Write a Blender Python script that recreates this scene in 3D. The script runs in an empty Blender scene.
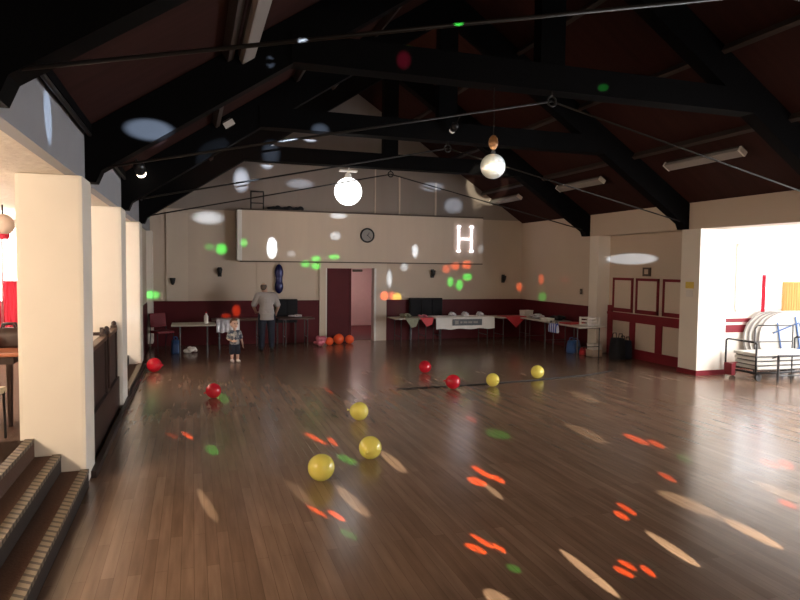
import bpy, bmesh, math, random
from mathutils import Vector, Matrix
random.seed(7)
C = bpy.context.scene.collection
PI = math.pi

# ------------------------------------------------------------------ materials
MATS = {}
def mat(name, col, rough=0.6, metal=0.0, var=0.12, scale=6.0, bump=0.0, emit=None, estr=0.0, spec=0.5, stretch=(1, 1, 1), coat=0.0, trans=0.0):
    if name in MATS: return MATS[name]
    m = bpy.data.materials.new(name); m.use_nodes = True
    nt = m.node_tree; N = nt.nodes; L = nt.links
    b = N['Principled BSDF']
    tc = N.new('ShaderNodeTexCoord'); mp = N.new('ShaderNodeMapping'); mp.inputs['Scale'].default_value = stretch
    nz = N.new('ShaderNodeTexNoise'); nz.inputs['Scale'].default_value = scale; nz.inputs['Detail'].default_value = 4
    L.new(tc.outputs['Object'], mp.inputs['Vector']); L.new(mp.outputs['Vector'], nz.inputs['Vector'])
    r = N.new('ShaderNodeMixRGB'); r.blend_type = 'MIX'
    r.inputs[1].default_value = tuple(max(0, c * (1 - var)) for c in col) + (1,)
    r.inputs[2].default_value = tuple(min(1, c * (1 + var)) for c in col) + (1,)
    L.new(nz.outputs['Fac'], r.inputs[0]); L.new(r.outputs[0], b.inputs['Base Color'])
    b.inputs['Roughness'].default_value = rough; b.inputs['Metallic'].default_value = metal
    b.inputs['Specular IOR Level'].default_value = spec
    b.inputs['Coat Weight'].default_value = coat
    b.inputs['Transmission Weight'].default_value = trans
    if emit:
        b.inputs['Emission Color'].default_value = tuple(emit) + (1,); b.inputs['Emission Strength'].default_value = estr
    if bump:
        bp = N.new('ShaderNodeBump'); bp.inputs['Strength'].default_value = bump; bp.inputs['Distance'].default_value = 0.02
        L.new(nz.outputs['Fac'], bp.inputs['Height']); L.new(bp.outputs['Normal'], b.inputs['Normal'])
    MATS[name] = m
    return m

def floor_material():
    m = bpy.data.materials.new('wood_dance_floor'); m.use_nodes = True
    nt = m.node_tree; N = nt.nodes; L = nt.links; b = N['Principled BSDF']
    tc = N.new('ShaderNodeTexCoord'); mp = N.new('ShaderNodeMapping'); mp.inputs['Rotation'].default_value = (0, 0, PI / 2)
    L.new(tc.outputs['Object'], mp.inputs['Vector'])
    br = N.new('ShaderNodeTexBrick'); br.offset = 0.37; br.offset_frequency = 2
    br.inputs['Scale'].default_value = 1; br.inputs['Brick Width'].default_value = 1.5; br.inputs['Row Height'].default_value = 0.085
    br.inputs['Mortar Size'].default_value = 0.0016; br.inputs['Bias'].default_value = 0.0
    br.inputs['Color1'].default_value = (0.172, 0.105, 0.072, 1); br.inputs['Color2'].default_value = (0.235, 0.15, 0.105, 1)
    br.inputs['Mortar'].default_value = (0.13, 0.077, 0.053, 1)
    L.new(mp.outputs['Vector'], br.inputs['Vector'])
    m2 = N.new('ShaderNodeMapping'); m2.inputs['Scale'].default_value = (9, 0.7, 1); L.new(tc.outputs['Object'], m2.inputs['Vector'])
    nz = N.new('ShaderNodeTexNoise'); nz.inputs['Scale'].default_value = 2.2; nz.inputs['Detail'].default_value = 6; L.new(m2.outputs['Vector'], nz.inputs['Vector'])
    nz2 = N.new('ShaderNodeTexNoise'); nz2.inputs['Scale'].default_value = 0.55; nz2.inputs['Detail'].default_value = 3; L.new(tc.outputs['Object'], nz2.inputs['Vector'])
    mx = N.new('ShaderNodeMixRGB'); mx.blend_type = 'OVERLAY'; mx.inputs[0].default_value = 0.4
    L.new(br.outputs['Color'], mx.inputs[1]); L.new(nz.outputs['Fac'], mx.inputs[2])
    mx2 = N.new('ShaderNodeMixRGB'); mx2.blend_type = 'OVERLAY'; mx2.inputs[0].default_value = 0.35
    L.new(mx.outputs[0], mx2.inputs[1]); L.new(nz2.outputs['Fac'], mx2.inputs[2])
    L.new(mx2.outputs[0], b.inputs['Base Color'])
    mr = N.new('ShaderNodeMapRange'); mr.inputs['To Min'].default_value = 0.17; mr.inputs['To Max'].default_value = 0.26
    L.new(nz2.outputs['Fac'], mr.inputs['Value']); L.new(mr.outputs['Result'], b.inputs['Roughness'])
    b.inputs['Specular IOR Level'].default_value = 0.5
    bp = N.new('ShaderNodeBump'); bp.inputs['Strength'].default_value = 0.06; bp.inputs['Distance'].default_value = 0.01
    L.new(nz.outputs['Fac'], bp.inputs['Height']); L.new(bp.outputs['Normal'], b.inputs['Normal'])
    return m

def stripe_material(name, c1, c2, period, slant=0.0, axis=1, rough=0.6, duty=0.5):
    """Bands across one object axis: c1 / c2."""
    m = bpy.data.materials.new(name); m.use_nodes = True
    nt = m.node_tree; N = nt.nodes; L = nt.links; b = N['Principled BSDF']
    tc = N.new('ShaderNodeTexCoord'); sp = N.new('ShaderNodeSeparateXYZ'); L.new(tc.outputs['Object'], sp.inputs[0])
    ad = N.new('ShaderNodeMath'); ad.operation = 'MULTIPLY_ADD'; ad.inputs[1].default_value = slant
    L.new(sp.outputs[0 if axis == 1 else 2], ad.inputs[0]); L.new(sp.outputs[axis], ad.inputs[2])
    dv = N.new('ShaderNodeMath'); dv.operation = 'DIVIDE'; dv.inputs[1].default_value = period; L.new(ad.outputs[0], dv.inputs[0])
    fr = N.new('ShaderNodeMath'); fr.operation = 'FRACT'; L.new(dv.outputs[0], fr.inputs[0])
    gt = N.new('ShaderNodeMath'); gt.operation = 'GREATER_THAN'; gt.inputs[1].default_value = duty; L.new(fr.outputs[0], gt.inputs[0])
    mx = N.new('ShaderNodeMixRGB'); mx.inputs[1].default_value = c1 + (1,); mx.inputs[2].default_value = c2 + (1,)
    L.new(gt.outputs[0], mx.inputs[0]); L.new(mx.outputs[0], b.inputs['Base Color']); b.inputs['Roughness'].default_value = rough
    return m

def camo_material(name, cols, scale):
    m = bpy.data.materials.new(name); m.use_nodes = True
    nt = m.node_tree; N = nt.nodes; L = nt.links; b = N['Principled BSDF']
    tc = N.new('ShaderNodeTexCoord'); nz = N.new('ShaderNodeTexNoise'); nz.inputs['Scale'].default_value = scale
    L.new(tc.outputs['Object'], nz.inputs['Vector'])
    cr = N.new('ShaderNodeValToRGB'); cr.color_ramp.interpolation = 'CONSTANT'
    cr.color_ramp.elements[0].color = cols[0] + (1,); cr.color_ramp.elements[1].position = 0.47; cr.color_ramp.elements[1].color = cols[1] + (1,)
    e = cr.color_ramp.elements.new(0.56); e.color = cols[2] + (1,)
    L.new(nz.outputs['Fac'], cr.inputs[0]); L.new(cr.outputs[0], b.inputs['Base Color']); b.inputs['Roughness'].default_value = 0.85
    return m

def balloon_material(name, col, glow):
    m = bpy.data.materials.new(name); m.use_nodes = True
    b = m.node_tree.nodes['Principled BSDF']; N = m.node_tree.nodes; L = m.node_tree.links
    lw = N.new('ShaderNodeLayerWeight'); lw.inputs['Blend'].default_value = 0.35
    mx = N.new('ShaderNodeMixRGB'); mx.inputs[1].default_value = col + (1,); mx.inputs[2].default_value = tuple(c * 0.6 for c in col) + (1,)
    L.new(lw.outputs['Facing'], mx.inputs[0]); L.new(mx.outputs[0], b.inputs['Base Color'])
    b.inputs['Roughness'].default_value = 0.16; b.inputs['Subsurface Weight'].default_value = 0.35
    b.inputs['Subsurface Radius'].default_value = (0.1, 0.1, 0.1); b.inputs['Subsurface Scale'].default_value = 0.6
    b.inputs['Emission Color'].default_value = col + (1,); b.inputs['Emission Strength'].default_value = glow   # emission standing in for light soaking through thin rubber
    return m

M = dict(
    floor=floor_material(),
    wall=mat('cream_wall_paint', (0.56, 0.46, 0.37), 0.75, var=0.06, scale=1.5, bump=0.05),
    header=mat('shade_tinted_header', (0.3, 0.31, 0.34), 0.7, var=0.08, scale=2, bump=0.05),  # bluish shade on the header face is put into this base colour
    gable=mat('shade_darkened_gable', (0.28, 0.235, 0.21), 0.75, var=0.1, scale=1.5, stretch=(3, 1, .3)),  # darkened base colour imitates the shade above the bulkhead
    riser=mat('dark_riser', (0.02, 0.012, 0.009), 0.7, var=0.2),
    panelfield=mat('pale_panel_paint', (0.62, 0.52, 0.42), 0.6, var=0.04, scale=2),
    column=mat('white_column_paint', (0.78, 0.72, 0.64), 0.65, var=0.05, scale=2.5, bump=0.06),
    box=mat('bulkhead_boards', (0.58, 0.48, 0.39), 0.7, var=0.06, scale=2, stretch=(3, 1, 0.3)),
    maroon=mat('maroon_gloss_paint', (0.085, 0.010, 0.014), 0.5, var=0.15, scale=3, spec=0.15),
    maroontrim=mat('maroon_trim_paint', (0.19, 0.018, 0.027), 0.45, var=0.12, scale=4, spec=0.2),
    deck=mat('dark_roof_boards', (0.03, 0.0095, 0.0075), 0.85, var=0.45, scale=2.0, stretch=(0.6, 4, 0.6), bump=0.1, spec=0.15),
    beam=mat('black_beam_paint', (0.0035, 0.0035, 0.004), 0.7, var=0.3, scale=3, spec=0.04),
    purlin=mat('dark_purlin_timber', (0.035, 0.024, 0.02), 0.6, var=0.3, scale=4, stretch=(4, 0.5, 4)),
    rod=mat('dark_steel_rod', (0.012, 0.01, 0.009), 0.5, 0.0, var=0.2, spec=0.3),
    artex=mat('textured_plaster', (0.75, 0.68, 0.58), 0.8, var=0.1, scale=9, bump=0.8),
    carpet=mat('brown_carpet', (0.085, 0.042, 0.028), 0.95, var=0.25, scale=60, bump=0.3),
    darkwood=mat('dark_stained_wood', (0.032, 0.014, 0.01), 0.5, var=0.35, scale=5, stretch=(5, 5, 0.6)),
    railwood=mat('handrail_wood', (0.13, 0.07, 0.04), 0.4, var=0.25, scale=5),
    black=mat('black_plastic', (0.008, 0.008, 0.009), 0.5, var=0.2),
    blackcloth=mat('black_fabric', (0.008, 0.008, 0.011), 0.9, var=0.3, scale=30),
    white=mat('white_gloss_paint', (0.75, 0.72, 0.68), 0.45, var=0.04),
    paper=mat('white_paper', (0.72, 0.68, 0.64), 0.8, var=0.05, scale=12),
    lightbody=mat('strip_light_diffuser', (0.26, 0.24, 0.225), 0.6, var=0.06),
    steel=mat('tubular_steel', (0.05, 0.048, 0.048), 0.4, 0.5, var=0.1),
    blackmetal=mat('black_metal_tube', (0.02, 0.02, 0.022), 0.35, 0.4, var=0.2),
    mirror=mat('mirror_tiles', (0.85, 0.83, 0.8), 0.3, 0.9, var=0.15, scale=30),
    orangelit=mat('orangelit_motor_case', (0.3, 0.15, 0.07), 0.35, 0.6, var=0.15, emit=(1, 0.4, 0.12), estr=0.05),  # orange light falling on the motor, put into its colour and faint emission
    tabletop=mat('laminate_tabletop', (0.5, 0.45, 0.4), 0.5, var=0.08),
    redwoodtop=mat('reddish_wood_tabletop', (0.30, 0.10, 0.05), 0.3, var=0.2, scale=6, stretch=(1, 6, 1)),
    slab=mat('folding_table_top', (0.55, 0.53, 0.49), 0.5, var=0.05),
    darktop=mat('dark_red_tabletop', (0.1, 0.045, 0.04), 0.5, var=0.15),
    redcurtain=mat('red_curtain', (0.5, 0.015, 0.04), 0.8, var=0.2, scale=8, stretch=(8, 8, 0.3)),
    amber=mat('amber_curtain', (0.5, 0.28, 0.09), 0.8, var=0.2, scale=6, stretch=(8, 8, 0.3)),
    skin=mat('skin', (0.56, 0.35, 0.27), 0.6, var=0.08, scale=12),
    grey_tee=mat('grey_tee_cotton', (0.36, 0.33, 0.32), 0.9, var=0.12, scale=25),
    navy=mat('navy_cotton', (0.012, 0.016, 0.03), 0.9, var=0.25, scale=25),
    hairgrey=mat('short_grey_hair', (0.1, 0.075, 0.06), 0.8, var=0.35, scale=60),
    hairbrown=mat('brown_hair', (0.09, 0.04, 0.02), 0.8, var=0.3, scale=60),
    shoedark=mat('dark_shoe_leather', (0.012, 0.012, 0.014), 0.5),
    shoewhite=mat('white_trainer', (0.5, 0.45, 0.42), 0.6),
    red=mat('red_paper', (0.5, 0.02, 0.03), 0.6, var=0.15),
    pink=mat('pink_wrapping', (0.6, 0.16, 0.22), 0.5, var=0.3, scale=15),
    green=mat('olive_paper', (0.2, 0.2, 0.13), 0.6, var=0.3, scale=15),
    blue=mat('blue_bag_plastic', (0.03, 0.09, 0.25), 0.45, var=0.25, scale=10),
    navyfoil=mat('navy_foil', (0.006, 0.008, 0.07), 0.25, 0.3, var=0.2),
    greybanner=mat('grey_banner', (0.1, 0.11, 0.12), 0.7, var=0.5, scale=22),
    yellowpaper=mat('yellow_notice', (0.7, 0.5, 0.1), 0.7, var=0.1),
    brown=mat('brown_frame', (0.08, 0.055, 0.04), 0.6),
    cardboard=mat('pale_cardboard', (0.5, 0.38, 0.3), 0.8, var=0.1),
    clear=mat('clear_plastic_wrap', (0.55, 0.52, 0.56), 0.15, var=0.4, scale=14),
    pinkwall=mat('pink_corridor_wall', (0.55, 0.36, 0.34), 0.8, var=0.05),
    seatpad=mat('cream_seat_vinyl', (0.55, 0.5, 0.4), 0.5, var=0.08),
    bluesteel=mat('blue_enamel_frame', (0.05, 0.12, 0.3), 0.4, 0.3, var=0.1),
    rubber=mat('grey_rubber_tyre', (0.03, 0.03, 0.03), 0.7),
    eye=mat('dark_eye', (0.02, 0.015, 0.012), 0.3), lips=mat('lips', (0.35, 0.12, 0.1), 0.5),
)
M['nosing'] = stripe_material('ribbed_stair_nosing', (0.165, 0.13, 0.09), (0.04, 0.027, 0.018), 0.085, slant=0.7, duty=0.62)
M['bluestripe'] = stripe_material('blue_white_striped_bag', (0.05, 0.09, 0.4), (0.55, 0.58, 0.7), 0.09, axis=1)
M['camo'] = camo_material('camouflage_tee', [(0.05, 0.06, 0.09), (0.2, 0.2, 0.21), (0.36, 0.33, 0.31)], 16)
M['yellowb'] = balloon_material('yellow_balloon_rubber', (0.72, 0.6, 0.12), 0.11)
M['redb'] = balloon_material('red_balloon_rubber', (0.5, 0.012, 0.025), 0.08)
M['orangeb'] = balloon_material('orange_balloon_rubber', (0.75, 0.1, 0.03), 0.1)
M['globe'] = mat('lit_opal_globe', (0.9, 0.9, 0.88), 0.3, emit=(1, 0.99, 0.96), estr=3.5)
M['letter'] = mat('projected_letter_glow', (0.9, 0.88, 0.95), 0.3, emit=(0.93, 0.86, 1.0), estr=6.0)  # emission imitates the light of a projected letter
M['bulb'] = mat('lit_lamp_bulb', (0.9, 0.85, 0.75), 0.3, emit=(1, 0.85, 0.65), estr=6)
M['dimbulb'] = mat('dull_lamp_glass', (0.5, 0.48, 0.46), 0.2, emit=(1, 0.9, 0.8), estr=0.25)
M['daylight'] = mat('daylit_window_pane', (0.9, 0.92, 0.95), 0.3, emit=(0.95, 0.97, 1.0), estr=6.0)
M['daylight2'] = mat('daylit_far_pane', (0.9, 0.92, 0.95), 0.3, emit=(1.0, 0.95, 0.9), estr=5.0)
M['daylight3'] = mat('daylit_back_pane', (0.9, 0.92, 0.95), 0.5, emit=(0.95, 0.97, 1.0), estr=0.8)

# ------------------------------------------------------------------ mesh builder
class MB:
    def __init__(self): self.bm = bmesh.new()
    def box(self, c, s, rot=None, bevel=0.0):
        r = bmesh.ops.create_cube(self.bm, size=1.0); vs = r['verts']
        bmesh.ops.scale(self.bm, vec=s, verts=vs)
        if bevel:
            es = list({e for v in vs for e in v.link_edges})
            g = bmesh.ops.bevel(self.bm, geom=es, offset=bevel, segments=2, affect='EDGES', profile=0.7)
            vs = list({v for f in g['faces'] for v in f.verts} | {v for v in vs if v.is_valid})
        if rot is not None: bmesh.ops.rotate(self.bm, cent=(0, 0, 0), matrix=rot, verts=vs)
        bmesh.ops.translate(self.bm, vec=c, verts=vs); return self
    def span(self, a, b, bevel=0.0):
        return self.box([(a[i] + b[i]) / 2 for i in range(3)], [abs(b[i] - a[i]) for i in range(3)], None, bevel)
    def cone(self, p0, p1, r0, r1=None, n=12):
        r1 = r0 if r1 is None else r1
        p0 = Vector(p0); p1 = Vector(p1); d = p1 - p0
        r = bmesh.ops.create_cone(self.bm, cap_ends=True, segments=n, radius1=max(r0, 1e-5), radius2=max(r1, 1e-5), depth=max(d.length, 1e-5))
        vs = r['verts']
        bmesh.ops.rotate(self.bm, cent=(0, 0, 0), matrix=Vector((0, 0, 1)).rotation_difference(d.normalized()).to_matrix(), verts=vs)
        bmesh.ops.translate(self.bm, vec=(p0 + p1) / 2, verts=vs); return self
    def ball(self, c, r, n=16, rot=None):
        if not hasattr(r, '__len__'): r = (r, r, r)
        q = bmesh.ops.create_uvsphere(self.bm, u_segments=n, v_segments=max(6, n // 2 + 2), radius=1.0); vs = q['verts']
        bmesh.ops.scale(self.bm, vec=r, verts=vs)
        if rot is not None: bmesh.ops.rotate(self.bm, cent=(0, 0, 0), matrix=rot, verts=vs)
        bmesh.ops.translate(self.bm, vec=c, verts=vs); return self
    def limb(self, p0, p1, r0, r1, n=14):
        self.cone(p0, p1, r0, r1, n); self.ball(p0, r0, n); self.ball(p1, r1, n); return self
    def tube(self, pts, r, n=8):
        for a, b in zip(pts, pts[1:]): self.cone(a, b, r, r, n)
        for p in pts[1:-1]: self.ball(p, r, 8)
        return self
    def prism(self, pts, off):
        """closed polygon pts (3-D) extruded by the vector off"""
        a = [self.bm.verts.new(p) for p in pts]; b = [self.bm.verts.new(Vector(p) + Vector(off)) for p in pts]
        n = len(pts)
        self.bm.faces.new(a); self.bm.faces.new(list(reversed(b)))
        for i in range(n): self.bm.faces.new((a[i], b[i], b[(i + 1) % n], a[(i + 1) % n]))
        return self
    def lathe(self, prof, c=(0, 0, 0), n=20):
        rings = []
        for r, z in prof:
            rings.append([self.bm.verts.new((c[0] + r * math.cos(2 * PI * k / n), c[1] + r * math.sin(2 * PI * k / n), c[2] + z)) for k in range(n)])
        for a, b in zip(rings, rings[1:]):
            for k in range(n): self.bm.faces.new((a[k], a[(k + 1) % n], b[(k + 1) % n], b[k]))
        for rg in (rings[0], rings[-1]):
            try: self.bm.faces.new(rg)
            except ValueError: pass
        return self
    def torus(self, c, R, r, axis='Z', n=24, m=8):
        vs = []
        for i in range(n):
            u = 2 * PI * i / n
            for j in range(m):
                v = 2 * PI * j / m
                x = (R + r * math.cos(v)) * math.cos(u); y = (R + r * math.cos(v)) * math.sin(u); z = r * math.sin(v)
                p = {'Z': (x, y, z), 'Y': (x, z, y), 'X': (z, x, y)}[axis]
                vs.append(self.bm.verts.new((c[0] + p[0], c[1] + p[1], c[2] + p[2])))
        for i in range(n):
            for j in range(m):
                self.bm.faces.new((vs[i * m + j], vs[((i + 1) % n) * m + j], vs[((i + 1) % n) * m + (j + 1) % m], vs[i * m + (j + 1) % m]))
        return self
    def build(self, name, m, parent=None, smooth=False, origin=None):
        bm = self.bm
        bmesh.ops.recalc_face_normals(bm, faces=bm.faces)
        if origin is not None: bmesh.ops.translate(bm, vec=-Vector(origin), verts=bm.verts)
        me = bpy.data.meshes.new(name); bm.to_mesh(me); bm.free()
        me.materials.append(M[m] if isinstance(m, str) else m)
        if smooth:
            for p in me.polygons: p.use_smooth = True
        o = bpy.data.objects.new(name, me); C.objects.link(o)
        if origin is not None: o.location = origin
        if parent is not None: o.parent = parent
        return o

def tag(o, label=None, cat=None, group=None, kind=None):
    if label: o['label'] = label
    if cat: o['category'] = cat
    if group: o['group'] = group
    if kind: o['kind'] = kind
    return o
def thing(name, label, cat, loc=(0, 0, 0), rz=0.0, group=None):
    o = bpy.data.objects.new(name, None); C.objects.link(o); o.empty_display_size = 0.1
    o.location = loc; o.rotation_euler = (0, 0, rz)
    return tag(o, label, cat, group)
def struct(name, mb, m, parent=None, smooth=False):
    o = mb.build(name, m, parent, smooth)
    if parent is None: o['kind'] = 'structure'
    return o
def dup(root, loc, rz=None, label=None, group=None):
    r = root.copy(); C.objects.link(r); r.location = loc
    if rz is not None: r.rotation_euler = (0, 0, rz)
    if label: r['label'] = label
    if group: r['group'] = group
    for ch in list(root.children):
        c = ch.copy(); C.objects.link(c); c.parent = r
        for g in list(ch.children):
            d = g.copy(); C.objects.link(d); d.parent = c
    return r
def fuse(o, voxel, iters=4):
    """melt the overlapping pieces of one mesh into one continuous skin"""
    rm = o.modifiers.new('r', 'REMESH'); rm.mode = 'VOXEL'; rm.voxel_size = voxel; rm.use_smooth_shade = True
    sm = o.modifiers.new('s', 'SMOOTH'); sm.iterations = iters; sm.factor = 0.5
    bpy.context.view_layer.update()
    dg = bpy.context.evaluated_depsgraph_get()
    me = bpy.data.meshes.new_from_object(o.evaluated_get(dg))
    mats = [m for m in o.data.materials]
    o.modifiers.clear(); o.data = me
    if not me.materials:
        for m in mats: me.materials.append(m)
    for p in me.polygons: p.use_smooth = True
    return o
# ================================================================== THE ROOM
XL, XR, YF, YB = -1.0, 9.5, 17.1, -5.0        # hall faces: left, right, far, near
EAVE = 3.43; SL = 0.66; XM = 4.25             # roof springs at EAVE and climbs SL per metre to the ridge over XM
def roofz(x): return EAVE + SL * (5.25 - abs(x - XM))
RIDGE = roofz(XM)

struct('floor', MB().span((-1.05, YB, -0.1), (13.2, YF + 4.6, 0)), 'floor')

# far wall, gable shaped, with a doorway
DX0, DX1, DZ = 3.5, 4.87, 2.03
fw = MB()
def wallpoly(mb, pts, y0, t): mb.prism([(x, y0, z) for x, z in pts], (0, t, 0))
GZ = 3.5
wallpoly(fw, [(-1.6, 0), (DX0, 0), (DX0, DZ), (DX0, GZ), (-1.6, GZ)], YF, 0.2)
wallpoly(fw, [(DX0, DZ), (DX1, DZ), (DX1, GZ), (DX0, GZ)], YF, 0.2)
wallpoly(fw, [(DX1, 0), (XR + 0.3, 0), (XR + 0.3, GZ), (DX1, GZ)], YF, 0.2)
struct('wall_far', fw, 'wall')
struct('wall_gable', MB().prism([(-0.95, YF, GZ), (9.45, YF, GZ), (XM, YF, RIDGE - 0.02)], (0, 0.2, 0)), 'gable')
# maroon dado along the far wall
struct('trim_1', MB().span((XL, YF - 0.012, 0.0), (3.3, YF, 1.13)).span((XL, YF - 0.03, 1.11), (3.3, YF, 1.15)), 'maroon')
struct('trim_2', MB().span((5.08, YF - 0.012, 0.0), (XR, YF, 1.13)).span((5.08, YF - 0.03, 1.11), (XR, YF, 1.15)), 'maroon')
# pale pilaster strip and the faint shuttered hatch left of the door
struct('trim_3', MB().span((-0.62, YF - 0.05, 1.15), (-0.1, YF, 3.4)), 'panelfield')
struct('trim_4', MB().span((1.62, YF - 0.02, 1.16), (1.66, YF, 2.18)).span((3.22, YF - 0.02, 1.16), (3.26, YF, 2.18)).span((1.62, YF - 0.02, 2.14), (3.26, YF, 2.18)), 'wall')
# thin upright seams on the gable boarding
struct('trim_5', MB().span((5.55, YF - 0.02, 3.5), (5.6, YF, 4.6)).span((6.65, YF - 0.02, 3.5), (6.7, YF, 4.5)).span((4.85, YF - 0.02, 3.5), (4.88, YF, 4.9)), 'box')
# boxed-out bulkhead across the far wall
BY = 16.75
struct('wall_bulkhead', MB().span((1.2, BY, 2.2), (8.02, YF, 3.5)), 'box')
struct('trim_6', MB().span((1.1, BY - 0.04, 2.2), (1.22, YF, 3.5), 0.015), 'white')
struct('trim_7', MB().span((1.2, BY - 0.015, 2.17), (8.02, YF, 2.2)).span((1.2, BY - 0.02, 3.5), (8.02, YF, 3.54)), 'brown')

# doorway: white frame, one maroon leaf shut, the other open onto a pink lobby
struct('trim_8', MB().span((DX0 - 0.2, YF - 0.05, 0), (DX0, YF + 0.2, 2.19)).span((DX1 + 0.03, YF - 0.05, 0), (DX1 + 0.34, YF + 0.02, 2.19)).span((DX0, YF - 0.04, DZ), (DX1 + 0.03, YF + 0.2, 2.19)).span((DX0 - 0.22, YF - 0.07, 2.19), (DX1 + 0.36, YF, 2.24)), 'panelfield')
struct('trim_30', MB().span((DX1 - 0.03, YF - 0.08, 0), (DX1 + 0.03, YF + 0.2, DZ)).span((DX0 - 0.03, YF - 0.07, 0), (DX0, YF + 0.2, DZ)), 'white')
d = struct('door_1', MB().span((DX0 + 0.01, YF + 0.02, 0.01), (DX0 + 0.7, YF + 0.07, DZ - 0.01), 0.008), 'maroon')
MB().span((DX0 + 0.66, YF - 0.0, 0.02), (DX0 + 0.70, YF + 0.02, DZ - 0.02)).build('meeting_strip', 'maroon', d)
LY = YF + 4.4
d2 = struct('door_2', MB().span((5.2, LY - 0.05, 0.01), (6.2, LY, 2.1), 0.008), 'pinkwall')
MB().cone((6.08, LY - 0.09, 1.02), (6.08, LY - 0.05, 1.02), 0.03).span((5.98, LY - 0.1, 1.0), (6.1, LY - 0.08, 1.04)).build('door_handle', 'black', d2)
tag(MB().span((DX0 + 0.72, YF - 0.07, 1.93), (DX0 + 1.0, YF - 0.0, 2.0), 0.01).tube([(DX0 + 0.75, YF - 0.05, 1.95), (DX0 + 0.9, YF - 0.16, 1.96), (DX0 + 0.98, YF - 0.05, 1.96)], 0.01).build('door_closer', 'brown'), 'dark door closer at the top of the open doorway', 'door closer')
struct('wall_lobby', MB().span((2.6, LY, 0), (7.2, LY + .1, 2.6)).span((2.6, YF + 0.2, 0), (2.7, LY, 2.6)).span((7.1, YF + 0.2, 0), (7.2, LY, 2.6)).span((2.6, YF + 0.2, 2.5), (7.2, LY, 2.6)), 'pinkwall')
struct('floor_lobby', MB().span((2.7, YF + 0.2, 0), (7.1, LY, 0.008)), 'maroon')

# roof: two boarded slopes with purlins along the hall
for side, s in (('left', -1), ('right', 1)):
    x0 = XM + s * 5.3
    z0 = EAVE - SL * 0.05
    c = struct('ceiling_' + side, MB().prism([(x0, YB, z0), (XM, YB, RIDGE), (XM, YB, RIDGE + 0.12), (x0, YB, z0 + 0.12)], (0, YF + 0.2 - YB, 0)), 'deck')
    for dx in (1.36, 2.6, 3.9):
        x = XM + s * (5.25 - dx); z = roofz(x)
        rot = Matrix.Rotation(s * math.atan(SL), 3, 'Y')
        p = MB().box((x, (YB + YF) / 2, z - 0.05), (0.07, YF - YB - 0.1, 0.13), rot).build('purlin', 'purlin', c)
struct('wall_near', MB().prism([(XL - 0.6, YB, 0), (13.2, YB, 0), (13.2, YB, 3.3), (XR, YB, EAVE - .02), (XM, YB, RIDGE - .02), (XL, YB, EAVE - .02), (XL - .6, YB, EAVE - .02)], (0, -0.2, 0)), 'wall')

# left arcade: header beam over square columns; raised lounge behind
struct('wall_left', MB().span((-1.5, 13.75, 0), (-1.06, YF, 2.9)), 'wall')
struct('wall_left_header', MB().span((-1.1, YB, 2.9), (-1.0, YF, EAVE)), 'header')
struct('trim_9', MB().span((-1.0, YB, EAVE - 0.05), (-0.93, YF, EAVE + 0.03)), 'beam')
struct('trim_10', MB().span((-1.06, 13.75, 0), (-1.045, YF, 1.15)), 'maroon')
struct('floor_lounge', MB().span((-6, YB, 0.0), (-1.38, 13.75, 0.48)), 'carpet')
struct('ceiling_lounge', MB().span((-6, YB, 2.9), (-1.1, 13.75, 3.0)), 'artex')
lw = MB().span((-6.2, YB, 0), (-6, 13.75, 3.0)).span((-6, 13.75, 0), (-1.5, 13.95, 3.0)).span((-6, YB - .2, 0), (-1.5, YB, 3.0))
struct('wall_lounge', lw, 'column')
w = struct('window_1', MB().span((-4.2, 13.70, 1.35), (-2.6, 13.74, 2.75)), 'daylight2')
MB().span((-4.25, 13.68, 1.3), (-2.55, 13.72, 1.36)).span((-4.25, 13.68, 2.74), (-2.55, 13.72, 2.8)).span((-4.25, 13.68, 1.3), (-4.19, 13.72, 2.8)).span((-2.61, 13.68, 1.3), (-2.55, 13.72, 2.8)).span((-3.42, 13.68, 1.3), (-3.38, 13.72, 2.8)).build('window_frame', 'white', w)

def column(x0, y0, x1, y1, z0, z1, label, grp=None):
    return tag(MB().span((x0, y0, z0), (x1, y1, z1), 0.035).build('column', 'column', None), label, 'column', grp)
column(-1.5, 3.1, -0.95, 3.66, 0.0, 2.9, 'white square column at the near side of the steps, cut by the left edge of the picture')
column(-1.5, 6.45, -0.95, 7.0, 0.0, 2.9, 'broad white square column standing at the top of the steps, largest in the picture')
column(-1.5, 9.8, -0.95, 10.45, 0.0, 2.9, 'white square column behind the dark balustrade panels')
column(-1.5, 13.1, -0.95, 13.75, 0.13, 2.9, 'white square column beside the red balloon, with the brown ledge at its foot')
struct('trim_11', MB().span((-1.06, 16.6, 0.13), (-0.93, YF, 2.9)), 'column')

# steps up to the lounge
def stairs(y0, y1, label):
    t = thing('staircase', label, 'steps', (0, 0, 0))
    xs = (-0.93, -1.16, -1.38)
    for k, x in enumerate(xs):
        z = 0.16 * (k + 1)
        xb = xs[k + 1] if k < 2 else -1.62
        st = MB().span((xb - 0.03, y0, z - 0.16 if k else 0.0), (x - 0.012, y1, z)).build('tread', 'carpet', t)
        MB().span((x - 0.013, y0 + .004, z - 0.155), (x - 0.004, y1 - .004, z - 0.025)).build('riser', 'riser', st)
        MB().span((x - 0.075, y0 + 0.005, z), (x, y1 - 0.005, z + 0.012)).span((x - 0.012, y0 + .005, z - 0.025), (x, y1 - .005, z)).build('nosing', 'nosing', st)
    return t
stairs(3.66, 6.45, 'brown carpeted steps with ribbed pale nosings beside the largest white column')
stairs(10.45, 13.1, 'low brown ledge step between the two farthest white columns')
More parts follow.
